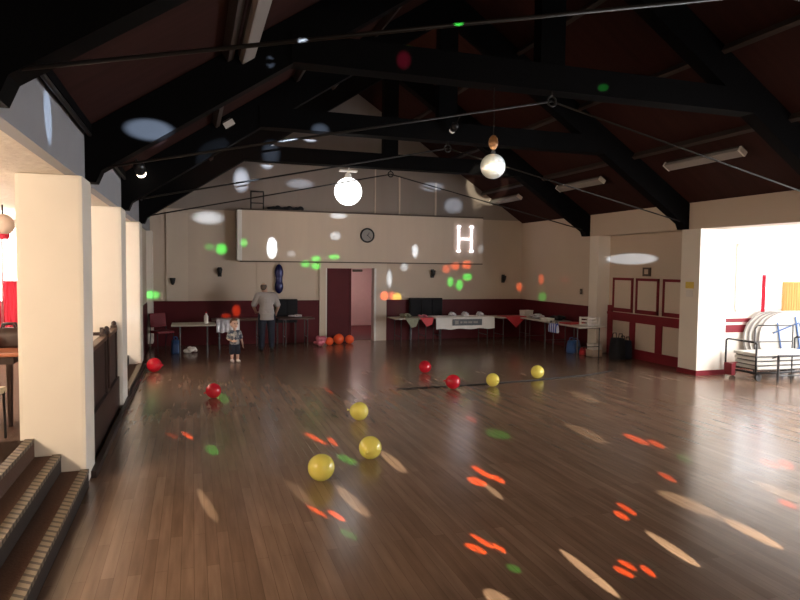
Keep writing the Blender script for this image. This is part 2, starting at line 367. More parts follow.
# dark boarded riser below the balustrade, and the plinth at its foot
struct('trim_12', MB().span((-1.38, 7.0, 0), (-1.0, 9.8, 0.48)), 'darkwood')
struct('trim_13', MB().span((-0.95, 6.7, 0), (-0.9, 13.75, 0.07)), 'darkwood')
def balustrade(y0, y1, x, label):
    t = thing('balustrade_panel', label, 'balustrade', (x, (y0 + y1) / 2, 0.48))
    h = (y1 - y0) / 2
    MB().span((-0.02, -h, 0.0), (0.02, h, 0.66)).build('panel', 'darkwood', t)
    MB().span((-0.045, -h, 0.66), (0.045, h, 0.71), 0.01).build('handrail', 'railwood', t)
    for s in (-1, 1):
        p = MB().span((-0.04, s * (h - .04) - .04, 0.0), (0.04, s * (h - .04) + .04, 0.74), 0.008).build('post', 'darkwood', t)
        MB().ball((0, s * (h - .04), 0.76), (0.035, 0.035, 0.045), 10).build('finial', 'darkwood', p, True)
    return t
balustrade(7.06, 8.66, -1.06, 'dark boarded balustrade panel next to the largest white column')
balustrade(8.9, 9.78, -1.06, 'short dark balustrade panel touching the second large white column')
bt = thing('stair_gate_rail', 'thin dark rail set across behind the two balustrade panels', 'rail', (-1.5, 8.8, 0.48))
MB().span((-0.5, -0.02, 0.7), (0.42, 0.02, 0.74)).build('rail', 'darkwood', bt)
MB().span((-0.5, -0.02, 0.5), (0.42, 0.02, 0.54)).build('rail', 'darkwood', bt)
for x in (-0.48, -0.05, 0.4): MB().span((x - 0.02, -0.02, 0), (x + 0.02, 0.02, 0.8)).build('post', 'darkwood', bt)

# right side: header, columns, panelled wall, bright bay
struct('wall_right', MB().span((XR, YB, 2.9), (XR + 0.5, YF, EAVE)).span((XR, 13.65, 0), (XR + .35, YF, 2.9)), 'wall')
struct('wall_panelled', MB().span((9.85, 10.45, 0), (10.15, 13.3, 2.9)), 'wall')
struct('trim_14', MB().span((XR - 0.012, 13.65, 0), (XR, YF, 1.13)).span((XR - 0.03, 13.65, 1.11), (XR, YF, 1.15)), 'maroon')
tag(MB().span((9.5, 13.3, 0), (10.0, 13.65, 2.9), 0.01).build('column', 'column'), 'square cream column at the far right beside the table end and black bags', 'column')
rc = tag(MB().span((9.45, 9.95, 0), (10.15, 10.45, 2.9), 0.01).build('column', 'column'), 'sunlit cream column on the right between panelled wall and bright bay', 'column')
MB().span((9.435, 9.935, 0), (10.165, 10.465, 0.1)).build('skirting', 'maroontrim', rc)
# maroon mouldings of the panelled wall
PX = 9.85
def frame(y0, y1, z0, z1, wtop, wbot):
    mb = MB()
    mb.span((PX - 0.03, y0, z0), (PX, y1, z0 + wbot)).span((PX - 0.03, y0, z1 - wtop), (PX, y1, z1)).span((PX - 0.03, y0, z0), (PX, y0 + 0.055, z1)).span((PX - 0.03, y1 - 0.055, z0), (PX, y1, z1))
    return mb
n = 15
for y0, y1 in ((12.39, 13.13), (11.52, 12.28), (10.62, 11.39)):
    f = struct('trim_%d' % n, frame(y0, y1, 1.06, 1.88, 0.06, 0.09), 'maroontrim'); n += 1
    MB().span((PX - 0.012, y0 + 0.05, 1.1), (PX, y1 - 0.05, 1.84)).build('panel_field', 'panelfield', f)
struct('trim_%d' % n, MB().span((PX - 0.035, 10.47, 0.84), (PX, 13.28, 1.03)).span((PX - 0.06, 10.47, 0.98), (PX, 13.28, 1.04)), 'maroontrim'); n += 1
struct('trim_%d' % n, MB().span((PX - 0.03, 11.38, 0.2), (PX, 11.58, 0.84)).span((PX - 0.03, 12.28, 0.2), (PX, 12.46, 0.84)).span((PX - 0.045, 13.12, 0.0), (PX, 13.28, 1.2)), 'maroontrim'); n += 1
struct('baseboard_right', MB().span((PX - 0.035, 10.47, 0), (PX, 13.28, 0.22)), 'maroontrim')

# the bay beyond the right opening
struct('wall_bay', MB().span((10.15, 10.6, 0), (13.2, 10.75, 2.93)).span((13.0, 3.0, 0), (13.2, 10.6, 0.9)).span((13.0, 3.0, 2.6), (13.2, 10.6, 2.93)).span((9.5, 2.9, 0), (13.2, 3.0, 2.93)).span((13.0, 10.2, 0.9), (13.2, 10.6, 2.6)).span((10.15, 10.45, 0), (10.2, 10.6, 2.93)), 'column')
struct('ceiling_bay', MB().span((10.0, 3.0, 2.93), (13.2, 10.75, 3.0)), 'column')
struct('trim_%d' % n, MB().span((10.2, 10.57, 0.98), (13.0, 10.6, 1.06)).span((10.2, 10.58, 0.76), (13.0, 10.6, 0.92)).span((10.2, 10.58, 0.0), (13.0, 10.6, 0.12)), 'maroontrim'); n += 1
w2 = struct('window_2', MB().span((13.1, 3.2, 0.9), (13.13, 10.2, 2.6)), 'daylight')
fr = MB()
for y in (3.2, 4.9, 6.6, 8.3, 10.17): fr.span((13.04, y, 0.9), (13.1, y + 0.06, 2.6))
fr.span((13.04, 3.2, 0.9), (13.1, 10.23, 0.96)).span((13.04, 3.2, 2.54), (13.1, 10.23, 2.6)).build('window_frame', 'white', w2)
w3 = struct('window_3', MB().span((11.05, 10.56, 1.25), (12.9, 10.59, 2.6)), 'daylight3')
MB().span((11.02, 10.53, 1.2), (12.93, 10.555, 1.25)).span((11.02, 10.53, 2.6), (12.93, 10.555, 2.65)).span((11.02, 10.535, 1.25), (11.05, 10.555, 2.6)).build('window_frame', 'white', w3)

# ================================================================== ROOF TRUSSES
def truss_parts(t):
    D = 0.22
    for s in (-1, 1):
        def X(u): return XM + s * (5.25 - u)             # u = distance in from the wall
        top = lambda u: EAVE + SL * u - 0.01
        low = lambda u: 2.92 + SL * u
        MB().prism([(X(-0.0), 0, 2.9), (X(0), 0, top(0)), (X(5.25), 0, top(5.25)), (X(5.25), 0, low(5.25)), (X(0.15), 0, low(0.15)), (X(0.1), 0, 2.9)], (0, D, 0)).build('rafter', 'beam', t)
        MB().tube([(X(0.2), 0.03, 3.06), (X(5.25), 0.03, 4.16)], 0.013, 8).build('tie_rod', 'rod', t, True)
    MB().span((XM - 3.22, -0.02, 4.28), (XM + 3.22, D + 0.02, 4.6)).build('collar_beam', 'beam', t)
    MB().span((XM - 0.17, 0.02, 4.6), (XM + 0.17, D - 0.02, RIDGE - 0.1)).build('king_post', 'beam', t)
    MB().torus((XM, 0.03, 4.16), 0.06, 0.014, 'Y', 16, 6).tube([(XM, 0.03, 4.22), (XM, 0.03, 4.3)], 0.012).build('rod_ring', 'rod', t, True)
labs = ['black roof truss nearest the camera, only its left foot and long tie rod in view',
        'black roof truss whose collar beam the mirror ball hangs from',
        'black roof truss next behind the mirror ball, its right foot at the sunlit column',
        'farthest black roof truss, the glowing globe hanging at its collar beam']
tr = thing('roof_truss', labs[0], 'roof truss', (0, 3.6, 0), 0, 'black roof trusses')
truss_parts(tr)
for y, l in zip((6.95, 10.32, 13.65), labs[1:]): dup(tr, (0, y, 0), label=l)
tag(MB().tube([(XL + .05, 6.3, 3.36), (XL + .05, 13.8, 3.36)], 0.02).tube([(XL + .05, -2, 3.38), (XL + .05, 6.3, 3.36)], 0.02).build('conduit_pipe', 'rod'), 'dark conduit pipe running along the top of the left header', 'pipe')

# ================================================================== CEILING FITTINGS
def strip_light(y, side, label, first=None, x=None):
    x = (8.4 if side > 0 else 0.53) if x is None else x
    if first is None:
        t = thing('strip_light', label, 'strip light', (x, y, roofz(x) - 0.12))
        a = side * math.atan(SL)
        t.rotation_euler = (0, a, 0)
        MB().box((0, 0, -0.005), (0.13, 1.7, 0.05)).build('casing', 'purlin', t)
        MB().box((0, 0, -0.06), (0.16, 1.66, 0.07), None, 0.02).build('diffuser', 'lightbody', t)
        for s in (-1, 1): MB().box((0, s * 0.845, -0.05), (0.165, 0.03, 0.085)).build('end_cap', 'white', t)
        return t
    c = dup(first, (x, y, roofz(x) - 0.12), label=label); c.rotation_euler = first.rotation_euler; return c
g = 'strip lights on the roof slopes'
s1 = strip_light(8.85, 1, 'pale strip light on the right roof slope, nearest of the three there'); s1['group'] = g
strip_light(12.5, 1, 'pale strip light on the right roof slope, middle of the three there', s1)
strip_light(16.1, 1, 'pale strip light on the right roof slope close to the far wall', s1)
s2 = strip_light(6.2, -1, 'pale strip light on the left roof slope, cut by the top edge'); s2['group'] = g
s2.scale = (1, 1.6, 1)
s3 = strip_light(11.2, -1, 'small pale strip light on the left roof slope below the long one', s2); s3.scale = (1, 1.1, 1)

# mirror ball under the second truss
mbx, mby = 3.5, 7.06
t = thing('mirror_ball', 'silver mirror ball hanging on a cord below its orange-lit motor', 'mirror ball', (mbx, mby, 3.33))
b = MB(); b.ball((0, 0, 0), 0.152, 32)
bmesh.ops.split_edges(b.bm, edges=list(b.bm.edges))
rnd = random.Random(4)
for f_ in b.bm.faces:      # every mirror tile sits at its own slight tilt
    cen = f_.calc_center_median(); ax = Vector((rnd.uniform(-1, 1), rnd.uniform(-1, 1), rnd.uniform(-1, 1))).normalized()
    bmesh.ops.rotate(b.bm, cent=cen, matrix=Matrix.Rotation(rnd.uniform(-.09, .09), 3, ax), verts=list(f_.verts))
b.ball((0, 0, 0), 0.147, 24)
b.build('ball', 'mirror', t)
MB().lathe([(0.0, 0.165), (0.03, 0.165), (0.02, 0.19), (0.0, 0.2)], n=12).build('cap', 'blackmetal', t)
MB().lathe([(0.0, 0.2), (0.03, 0.21), (0.055, 0.25), (0.06, 0.29), (0.05, 0.34), (0.025, 0.37), (0.0, 0.38)], n=16).build('motor', 'orangelit', t, True)
MB().tube([(0, 0, 0.37), (0.005, 0, 0.6), (-0.004, 0, 0.8), (0, 0, 0.95)], 0.006).build('cord', 'rod', t)
# glowing globe
t = thing('globe_lamp', 'glowing white globe lamp hanging in front of the far gable', 'lamp', (3.34, 13.96, 3.76))
MB().ball((0, 0, 0), 0.31, 32).build('globe', 'globe', t, True)
MB().cone((0, 0, 0.3), (0, 0, 0.4), 0.09, 0.06).build('collar', 'white', t)
MB().span((-0.2, -0.08, 0.44), (0.2, 0.08, 0.48), 0.01).span((-0.03, -0.03, 0.38), (0.03, 0.03, 0.46)).tube([(0, 0, 0.46), (0, -0.1, 0.55)], 0.012).build('bracket', 'white', t)
# small spot lamps
def spot(name, loc, rz, label, m):
    t = thing(name, label, 'spot lamp', loc, rz)
    MB().lathe([(0.045, 0), (0.06, 0.04), (0.065, 0.13), (0.03, 0.17), (0.0, 0.175)], n=16).build('housing', 'blackmetal', t, True)
    MB().ball((0, 0, -0.005), (0.052, 0.052, 0.035), 16).build('lens', m, t, True)
    MB().tube([(0, 0, 0.1), (0.0, 0, 0.3)], 0.012).build('bracket', 'blackmetal', t)
    return t
a = spot('spot_lamp', (-0.7, 10.1, 3.42), 0, 'small lit spot lamp shining below the left roof slope near the header', 'bulb'); a.rotation_euler = (0.9, -0.3, 0); a.scale = (1.3, 1.3, 1.3)
b = spot('spot_lamp', (4.27, 10.2, 4.44), 0, 'small dull spot lamp on the collar beam left of the mirror ball', 'dimbulb'); b.rotation_euler = (0.9, 0.2, 0)

# ================================================================== FAR WALL FITTINGS
t = thing('wall_clock', 'round dark-rimmed wall clock on the bulkhead', 'clock', (4.55, BY - 0.02, 2.93))
MB().torus((0, 0, 0), 0.18, 0.022, 'Y', 28, 8).build('rim', 'black', t, True)
MB().cone((0, 0.015, 0), (0, -0.005, 0), 0.17, 0.17, 28).build('face', 'lightbody', t)
for ang, ln in ((0.6, 0.09), (2.3, 0.13)):
    MB().box((math.sin(ang) * ln / 2, -0.012, math.cos(ang) * ln / 2), (0.012, 0.006, ln), Matrix.Rotation(ang, 3, 'Y')).build('hand', 'black', t)
MB().cone((0, -0.005, 0), (0, -0.02, 0), 0.015).build('hub', 'black', t)

t = thing('projected_letter', 'white letter H of projected light on the bulkhead near its right end', 'projected letter', (7.46, BY - 0.02, 2.9))  # glowing mesh stands in for a letter projected onto the bulkhead
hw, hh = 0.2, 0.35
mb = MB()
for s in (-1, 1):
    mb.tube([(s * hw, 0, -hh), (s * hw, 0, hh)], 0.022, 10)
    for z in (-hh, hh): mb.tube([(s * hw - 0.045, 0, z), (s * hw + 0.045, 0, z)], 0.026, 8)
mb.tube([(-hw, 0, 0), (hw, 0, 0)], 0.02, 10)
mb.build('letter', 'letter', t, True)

def sconce(x, z, label, first=None):
    if first: return dup(first, (x, YF, z), label=label)
    t = thing('wall_lamp', label, 'wall lamp', (x, YF, z), 0, 'dark unlit lamps on the far wall'); t.scale = (.72, .72, .72)
    MB().span((-0.07, -0.03, -0.17), (0.07, 0, 0.17), 0.01).build('backplate', 'black', t)
    MB().lathe([(0.03, -0.12), (0.07, -0.05), (0.1, 0.1), (0.09, 0.13), (0.0, 0.1)], (0, -0.1, 0), 14).build('shade', 'black', t, True)
    MB().tube([(0, -0.02, -0.1), (0, -0.1, -0.1)], 0.015).build('arm', 'black', t)
    return t
sc = sconce(-0.47, 1.65, 'dark wall lamp on the pale pilaster, farthest left')
sconce(0.68, 1.9, 'dark wall lamp left of the standing man, below a green light spot', sc)
sconce(6.6, 1.9, 'dark wall lamp right of the doorway beside green and orange light spots', sc)
sconce(8.88, 1.76, 'dark wall lamp on the far wall below the letter H side, farthest right', sc)

t = thing('foil_balloon', 'tall dark blue foil balloon on the far wall above the standing man', 'balloon', (2.2, YF - 0.075, 1.33))
mb = MB(); mb.ball((0, 0, 0.2), (0.115, 0.07, 0.2), 20); mb.ball((0, 0, 0.57), (0.115, 0.07, 0.22), 20); mb.ball((0, 0, 0.38), (0.095, 0.06, 0.2), 16)
o = mb.build('body', 'navyfoil', t); fuse(o, 0.012, 3)
MB().tube([(0, 0, 0.78), (0.005, 0.02, 0.86)], 0.006).build('string', 'rod', t)

t = thing('bracket_frame', 'dark open metal frame standing on the left end of the bulkhead', 'bracket', (1.62, BY + 0.15, 3.54))
MB().tube([(-.16, 0, 0), (-.16, 0, .46), (.16, 0, .46), (.16, 0, 0)], .016).build('hoop', 'blackmetal', t, True)
MB().tube([(-.16, 0, .16), (.16, 0, .16)], .014).build('cross_bar', 'blackmetal', t)
mb = MB()
for i in range(9): mb.ball((i * .1, .03 * math.sin(i * 2.1), .05), (.09, .06, .035 + .02 * (i % 3)), 10)
o = mb.build('cable_heap', 'blackcloth'); fuse(o, .015, 2); o.location = (1.95, BY + .16, 3.535); tag(o, 'dark heap of cables lying along the top of the bulkhead', 'cables')

def cabinet(x0, x1, z0, z1, label, leg=True):
    w, h = x1 - x0, z1 - z0
    t = thing('padded_screen', label, 'screen', ((x0 + x1) / 2, YF - 0.14, 0))
    MB().span((-w / 2, -0.05, z0), (w / 2, 0.05, z1), 0.02).build('panel', 'blackcloth', t)
    k = 3 if w > 0.8 else 2
    for i in range(k):
        a = -w / 2 + w * i / k; MB().span((a + 0.02, -0.07, z0 + 0.04), (a + w / k - 0.02, -0.045, z1 - 0.04), 0.01).build('pad', 'blackcloth', t)
    for s in (-1, 1):
        MB().span((s * (w / 2 - 0.05) - 0.02, -0.04, 0.0), (s * (w / 2 - 0.05) + 0.02, 0.04, z0 + 0.02)).build('leg', 'blackmetal', t)
    return t
cabinet(2.1, 2.68, 0.56, 1.19, 'square black upright screen against the dado, right behind the standing man')
cabinet(5.86, 6.86, 0.66, 1.2, 'wide black upright screen against the dado behind the white-clothed table')
# ================================================================== BALLOONS
def balloon(loc, d, m, label, tilt=(0, 0, 0), group=None, first=None, sq=1.12):
    if first is not None:
        o = dup(first, (loc[0], loc[1], d / 2), label=label, group=group); o.rotation_euler = tilt; s = d / first['size']; o.scale = (s, s, s)
        return o
    t = thing('balloon', label, 'balloon', (loc[0], loc[1], d / 2), 0, group)
    r = d / 2; t['size'] = d
    mb = MB(); prof = []
    for i in range(17):
        a = PI * i / 16; z = -math.cos(a); rr = math.sin(a)
        z2 = z * (1.0 if z > 0 else sq); rr *= 1 - 0.1 * max(0, -z) ** 2
        prof.append((max(rr * r, 0.0005), z2 * r * 0.97))
    mb.lathe(prof, n=28); mb.build('body', m, t, True)
    MB().lathe([(0.004, -r * sq * 1.0), (0.014, -r * sq * 1.04), (0.006, -r * sq * 1.0 - 0.012), (0.018, -r * sq - 0.03)], n=12).build('knot', m, t, True)
    t.rotation_euler = tilt
    return t
gy, gr = 'yellow balloons on the dance floor', 'red balloons on the dance floor'
y1 = balloon((1.185, 6.0), 0.262, 'yellowb', 'yellow balloon nearest the camera on the dance floor', (1.6, 0.2, 0.4), gy)
balloon((1.83, 6.54), 0.25, 'yellowb', 'yellow balloon just right of and behind the nearest yellow one', (1.5, 0.5, 2.6), gy, y1)
balloon((2.15, 8.24), 0.25, 'yellowb', 'yellow balloon with a green light patch on top, third from the camera', (1.7, -0.3, 1.2), gy, y1)
balloon((5.02, 9.98), 0.235, 'yellowb', 'yellow balloon right beside the pair of red balloons', (1.6, 0.1, 3.4), gy, y1)
balloon((6.22, 10.5), 0.25, 'yellowb', 'yellow balloon farthest right on the dance floor', (1.4, 0.4, 5.0), gy, y1)
r1 = balloon((4.25, 9.94), 0.255, 'redb', 'red balloon left of the small yellow one, nearer of the pair', (1.6, 0.2, 0.8), gr)
balloon((4.36, 11.62), 0.245, 'redb', 'red balloon farther of the pair in mid floor', (1.5, 0.4, 2.3), gr, r1)
balloon((0.31, 10.25), 0.235, 'redb', 'red balloon on the left of the floor, in front of the child', (1.2, 0.7, 0.9), gr, r1)
balloon((-0.71, 13.02), 0.28, 'redb', 'red balloon against the ledge by the farthest white column', (1.6, 0.9, 4.2), gr, r1)
o1 = balloon((3.72, 16.5), 0.28, 'orangeb', 'orange red balloon in front of the shut maroon door leaf, left one', (1.5, 0.2, 0.9), 'orange balloons by the door')
balloon((4.02, 16.52), 0.24, 'orangeb', 'orange red balloon in front of the shut maroon door leaf, right one', (1.6, 0.5, 3), 'orange balloons by the door', o1)
balloon((3.42, 16.3), 0.22, 'orangeb', 'orange red balloon beside the white door frame and pink party bag', (1.4, 0.3, 2), 'orange balloons by the door', o1)

# ================================================================== TABLES AND THINGS ON THEM
def table(x0, x1, y0, y1, label, first=None, rz=0.0, top='tabletop'):
    t = thing('trestle_table', label, 'table', ((x0 + x1) / 2, (y0 + y1) / 2, 0), rz, 'folding tables along the hall walls')
    w, d = (x1 - x0) / 2, (y1 - y0) / 2
    MB().span((-w, -d, 0.71), (w, d, 0.74), 0.006).build('tabletop', top, t)
    lx = w > d
    for s in (-1, 1):
        mb = MB(); q = s * ((w if lx else d) - 0.18)
        P = (lambda a, z: (q, a, z)) if lx else (lambda a, z: (a, q, z))
        e = (d if lx else w) - 0.07
        mb.tube([P(-e, 0.0), P(-e, 0.7)], 0.014).tube([P(e, 0.0), P(e, 0.7)], 0.014).tube([P(-e, 0.25), P(e, 0.25)], 0.01).tube([P(-e, 0.69), P(e, 0.69)], 0.012)
        mb.build('leg', 'steel', t)
    return t
table(-0.45, 0.5, 14.75, 15.5, 'folding table nearest the left wall, a pale bottle on it')
table(0.45, 1.75, 15.95, 16.6, 'long folding table between the child and the dado', top='darktop')
table(2.08, 3.0, 16.1, 16.7, 'folding table right of the standing man, below the square black screen', top='darktop')
table(5.0, 6.05, 15.55, 16.25, 'folding table strewn with pink and olive wrappings, left of the white cloth')
table(6.12, 7.85, 15.55, 16.25, 'folding table under the white cloth with a dark banner')
table(7.92, 9.1, 15.45, 16.15, 'folding table in the far right corner with a red cloth hanging down')
table(8.52, 9.25, 13.98, 15.35, 'folding table along the right wall with gift bundles on it')
table(8.48, 9.22, 12.5, 13.9, 'folding table at the right wall end with striped bag and white crate')

def drape(name, label, cat, x0, x1, y0, y1, drop, m, wav=0.015, t=None):
    mb = MB(); nx = 24; bm = mb.bm; rows = []
    prof = [(y1, 0.752), (y0 - 0.01, 0.752), (y0 - 0.022, 0.742), (y0 - 0.028, 0.74 - drop * 0.5), (y0 - 0.032, 0.74 - drop)]
    for k, (y, z) in enumerate(prof):
        rows.append([bm.verts.new((x0 + (x1 - x0) * i / nx, y - (wav * math.sin(i * 1.3) + wav if k > 2 else 0), z + (0.012 * math.sin(i * 0.8) if k == 4 else 0))) for i in range(nx + 1)])
    for a, b in zip(rows, rows[1:]):
        for i in range(nx): bm.faces.new((a[i], a[i + 1], b[i + 1], b[i]))
    o = mb.build(name, m, t, True)
    return tag(o, label, cat) if t is None else o
cl = drape('tablecloth', 'white paper cloth hanging over the front of the middle far table', 'tablecloth', 6.12, 7.83, 15.55, 16.2, 0.3, 'paper')
ban = thing('banner', 'dark grey printed banner across the front of the white tablecloth', 'banner', (7.0, 15.47, 0.62))
MB().box((0, 0, 0), (0.86, 0.012, 0.17), None, 0.004).build('strip', 'greybanner', ban)
for i, (x, w, h) in enumerate(((-0.31, 0.1, 0.1), (-0.18, 0.06, 0.05), (-0.06, 0.11, 0.05), (0.08, 0.12, 0.05), (0.24, 0.13, 0.05))):
    MB().box((x, -0.008, 0), (w, 0.004, h), None, 0.0015).build('pale_mark', 'lightbody', ban)
drape('tablecloth', 'bluish grey cloth hanging off the long table behind the child', 'tablecloth', 0.55, 1.1, 15.95, 16.5, 0.3, 'clear')
# red cloth corner
rc = MB(); rc.prism([(8.1, 15.42, 0.76), (8.75, 15.42, 0.76), (8.42, 15.40, 0.46)], (0, -0.012, 0)).span((8.1, 15.41, 0.745), (8.75, 15.9, 0.757))
tag(rc.build('red_cloth', 'red'), 'red cloth hanging as a pointed corner off the far right corner table', 'cloth')
# plates on the middle tables
def plate(x, y, label, first=None, z=0.757):
    if first: return dup(first, (x, y, z), label=label)
    t = thing('party_plate', label, 'plate', (x, y, z), 0, 'foil covered plates on the white-clothed table')
    MB().lathe([(0.0, 0), (0.1, 0.0), (0.14, 0.02), (0.142, 0.024), (0.1, 0.008), (0, 0.006)], n=20).build('dish', 'paper', t, True)
    mb = MB()
    for i in range(7):
        a = i * 0.9; mb.ball((0.06 * math.cos(a), 0.06 * math.sin(a), 0.05 + 0.015 * (i % 3)), (0.055, 0.05, 0.045), 10)
    mb.build('food', 'clear', t, True)
    return t
p1 = plate(6.68, 15.75, 'heaped plate on the white cloth, left one of three')
plate(7.08, 15.8, 'heaped plate on the white cloth, middle one of three', p1)
plate(7.5, 15.75, 'heaped plate on the white cloth, right one of three', p1)

def bundle(name, label, cat, c, s, m, n=6, seed=1, m2=None):
    """crumpled paper or cloth: overlapping lumps melted into one"""
    rnd = random.Random(seed); mb = MB()
    for i in range(n):
        mb.ball((rnd.uniform(-.6, .6) * s[0], rnd.uniform(-.6, .6) * s[1], s[2] * (0.35 + rnd.uniform(0, .9))), (s[0] * rnd.uniform(.35, .6), s[1] * rnd.uniform(.35, .6), s[2] * rnd.uniform(.3, .5)), 10, Matrix.Rotation(rnd.uniform(0, 3), 3, 'Z'))
    o = mb.build(name, m); fuse(o, max(0.012, min(s) * 0.12), 2)
    zmin = min(v.co.z for v in o.data.vertices)
    for v in o.data.vertices: v.co.z -= zmin
    o.location = c
    return tag(o, label, cat)
bundle('gift_wrap', 'olive crumpled wrapping on the table left of the white cloth', 'wrapping', (5.38, 15.8, 0.74), (0.2, 0.14, 0.07), 'green', seed=2)
bundle('gift_wrap', 'pink and red crumpled wrapping at the left end of the white cloth', 'wrapping', (5.82, 15.72, 0.74), (0.16, 0.13, 0.06), 'pink', seed=3)
tag(MB().prism([(5.25, 15.51, 0.755), (5.65, 15.51, 0.755), (5.55, 15.5, 0.53), (5.42, 15.5, 0.5)], (0, -0.01, 0)).span((5.25, 15.5, 0.744), (5.65, 15.68, 0.756)).build('paper_sheet', 'green'), 'olive paper sheet folded over the front of the wrapping-strewn table', 'paper')
tag(MB().prism([(5.66, 15.51, 0.755), (6.04, 15.51, 0.755), (6.0, 15.5, 0.58), (5.85, 15.5, 0.52)], (0, -0.01, 0)).span((5.66, 15.5, 0.744), (6.04, 15.6, 0.756)).build('paper_sheet', 'red'), 'red paper sheet folded over the table front beside the white cloth', 'paper')
bundle('party_bag', 'crumpled pink and clear party bag on the floor left of the door', 'bag', (3.16, 16.15, 0.0), (0.22, 0.16, 0.16), 'pink', 8, 5)
bundle('party_bag', 'clear wrapped parcel lying atop the table right of the standing man', 'bag', (2.55, 16.35, 0.74), (0.26, 0.14, 0.06), 'clear', 7, 6)
bundle('gift_wrap', 'shiny grey gift bundle on the right wall table, nearer the corner', 'wrapping', (8.8, 14.9, 0.74), (0.16, 0.26, 0.08), 'clear', 8, 8)
bundle('gift_wrap', 'dark crumpled coat lying on the right wall table', 'coat', (9.0, 14.3, 0.74), (0.15, 0.26, 0.1), 'blackcloth', 8, 9)
def carton(name, label, cat, c, s, m, rz=0.0):
    t = thing(name, label, cat, c, rz)
    w, d, h = s
    MB().span((-w / 2, -d / 2, 0), (w / 2, d / 2, 0.012)).span((-w / 2, -d / 2, 0), (-w / 2 + 0.012, d / 2, h)).span((w / 2 - 0.012, -d / 2, 0), (w / 2, d / 2, h)).span((-w / 2, -d / 2, 0), (w / 2, -d / 2 + 0.012, h)).span((-w / 2, d / 2 - 0.012, 0), (w / 2, d / 2, h)).build('body', m, t)
    MB().span((-w / 2 - 0.008, -d / 2 - 0.008, h - 0.03), (w / 2 + 0.008, d / 2 + 0.008, h - 0.002), 0.004).build('lid', m, t)
    return t
carton('cake_box', 'small white box on the far right corner table', 'box', (8.95, 15.78, 0.742), (0.3, 0.22, 0.16), 'paper', 0.2)
carton('cake_box', 'white flat box on the right wall table beside the grey bundle', 'box', (8.68, 14.22, 0.742), (0.22, 0.26, 0.07), 'paper', 0.1)
def crate(c, label):
    t = thing('crate', label, 'crate', c, 0.1)
    w, d, h = 0.17, 0.14, 0.2
    for z in (0.02, 0.1, 0.18):
        MB().span((-w, -d, z - .02), (w, -d + .01, z + .015)).span((-w, d - .01, z - .02), (w, d, z + .015)).span((-w, -d, z - .02), (-w + .01, d, z + .015)).span((w - .01, -d, z - .02), (w, d, z + .015)).build('slat', 'white', t)
    for sx in (-1, 1):
        for sy in (-1, 1): MB().span((sx * w - .02, sy * d - .02, 0), (sx * w + .02, sy * d + .02, h)).build('corner_post', 'white', t)
    MB().span((-w, -d, 0), (w, d, 0.01)).build('base', 'white', t)
crate((9.0, 12.85, 0.74), 'open white slatted crate on the table end beside the maroon post')
tag(MB().box((8.85, 13.35, 0.755), (0.5, 0.4, 0.03), Matrix.Rotation(0.2, 3, 'Z'), 0.01).build('tray', 'red'), 'flat red tray on the table at the right wall end', 'tray')
t = thing('bottle', 'pale plastic bottle standing on the table nearest the left wall', 'bottle', (0.3, 15.2, 0.74))
MB().lathe([(0.0, 0), (0.045, 0.0), (0.048, 0.02), (0.048, 0.16), (0.02, 0.21), (0.018, 0.235)], n=16).build('body', 'paper', t, True)
MB().lathe([(0.0, 0.26), (0.02, 0.26), (0.02, 0.232), (0, 0.232)], n=12).build('cap', 'redb', t)

def tote(name, label, c, w, d, h, m, rz=0.0, handle='black'):
    t = thing(name, label, 'bag', c, rz)
    mb = MB(); rings = []
    for z, k in ((0, 0.92), (h * 0.15, 1.0), (h * 0.6, 0.95), (h, 0.82)):
        ring = []
        for i in range(20):
            a = 2 * PI * i / 20; e = 0.5
            ring.append(mb.bm.verts.new((w / 2 * k * math.copysign(abs(math.cos(a)) ** e, math.cos(a)) * (1 + .04 * math.sin(3 * a + z * 9)), d / 2 * k * math.copysign(abs(math.sin(a)) ** e, math.sin(a)), z)))
        rings.append(ring)
    for a, b in zip(rings, rings[1:]):
        for i in range(20): mb.bm.faces.new((a[i], a[(i + 1) % 20], b[(i + 1) % 20], b[i]))
    mb.bm.faces.new(rings[0]); mb.bm.faces.new(rings[-1])
    mb.build('body', m, t, True)
    for s in (-1, 1):
        MB().tube([(-w * .22, s * d * .3, h - .01), (-w * .16, s * d * .28, h + h * .22), (w * .16, s * d * .28, h + h * .22), (w * .22, s * d * .3, h - .01)], 0.01).build('handle', handle, t, True)
    return t
tote('carrier_bag', 'blue carrier bag on the floor under the right wall table', (9.0, 13.5, 0), 0.34, 0.26, 0.3, 'blue', 0.3, 'blue')
tote('holdall', 'tall black bag standing at the table end on the right', (9.3, 12.2, 0), 0.28, 0.34, 0.5, 'blackcloth', 0.1)
tote('holdall', 'black and navy bag leaning by the panelled wall, rightmost bag', (9.63, 12.35, 0), 0.24, 0.36, 0.42, 'navy', -0.1)
tote('gift_bag', 'blue and white striped bag hanging off the right wall table edge', (8.42, 13.5, 0.52), 0.1, 0.42, 0.22, 'bluestripe', 0)
tote('shoe_bag', 'small red bag on the floor beside the blue carrier bag', (9.05, 13.15, 0), 0.2, 0.16, 0.13, 'red', 0.4, 'red')
carton('storage_box', 'pale lidded box under the right wall table beside the black bag', 'box', (9.12, 12.82, 0), (0.28, 0.25, 0.16), 'cardboard')
carton('storage_box', 'pale lidded box stacked under the right wall table end, upper one', 'box', (9.12, 12.82, 0.165), (0.24, 0.22, 0.14), 'paper', 0.15)
tote('carrier_bag', 'blue and grey carrier bag under the leftmost far table', (-0.38, 15.6, 0), 0.2, 0.2, 0.32, 'blue', 0.2, 'blue')
bundle('carrier_bag', 'white crumpled bag under the leftmost far table', 'bag', (-0.06, 15.6, 0), (0.2, 0.14, 0.12), 'paper', 7, 12)

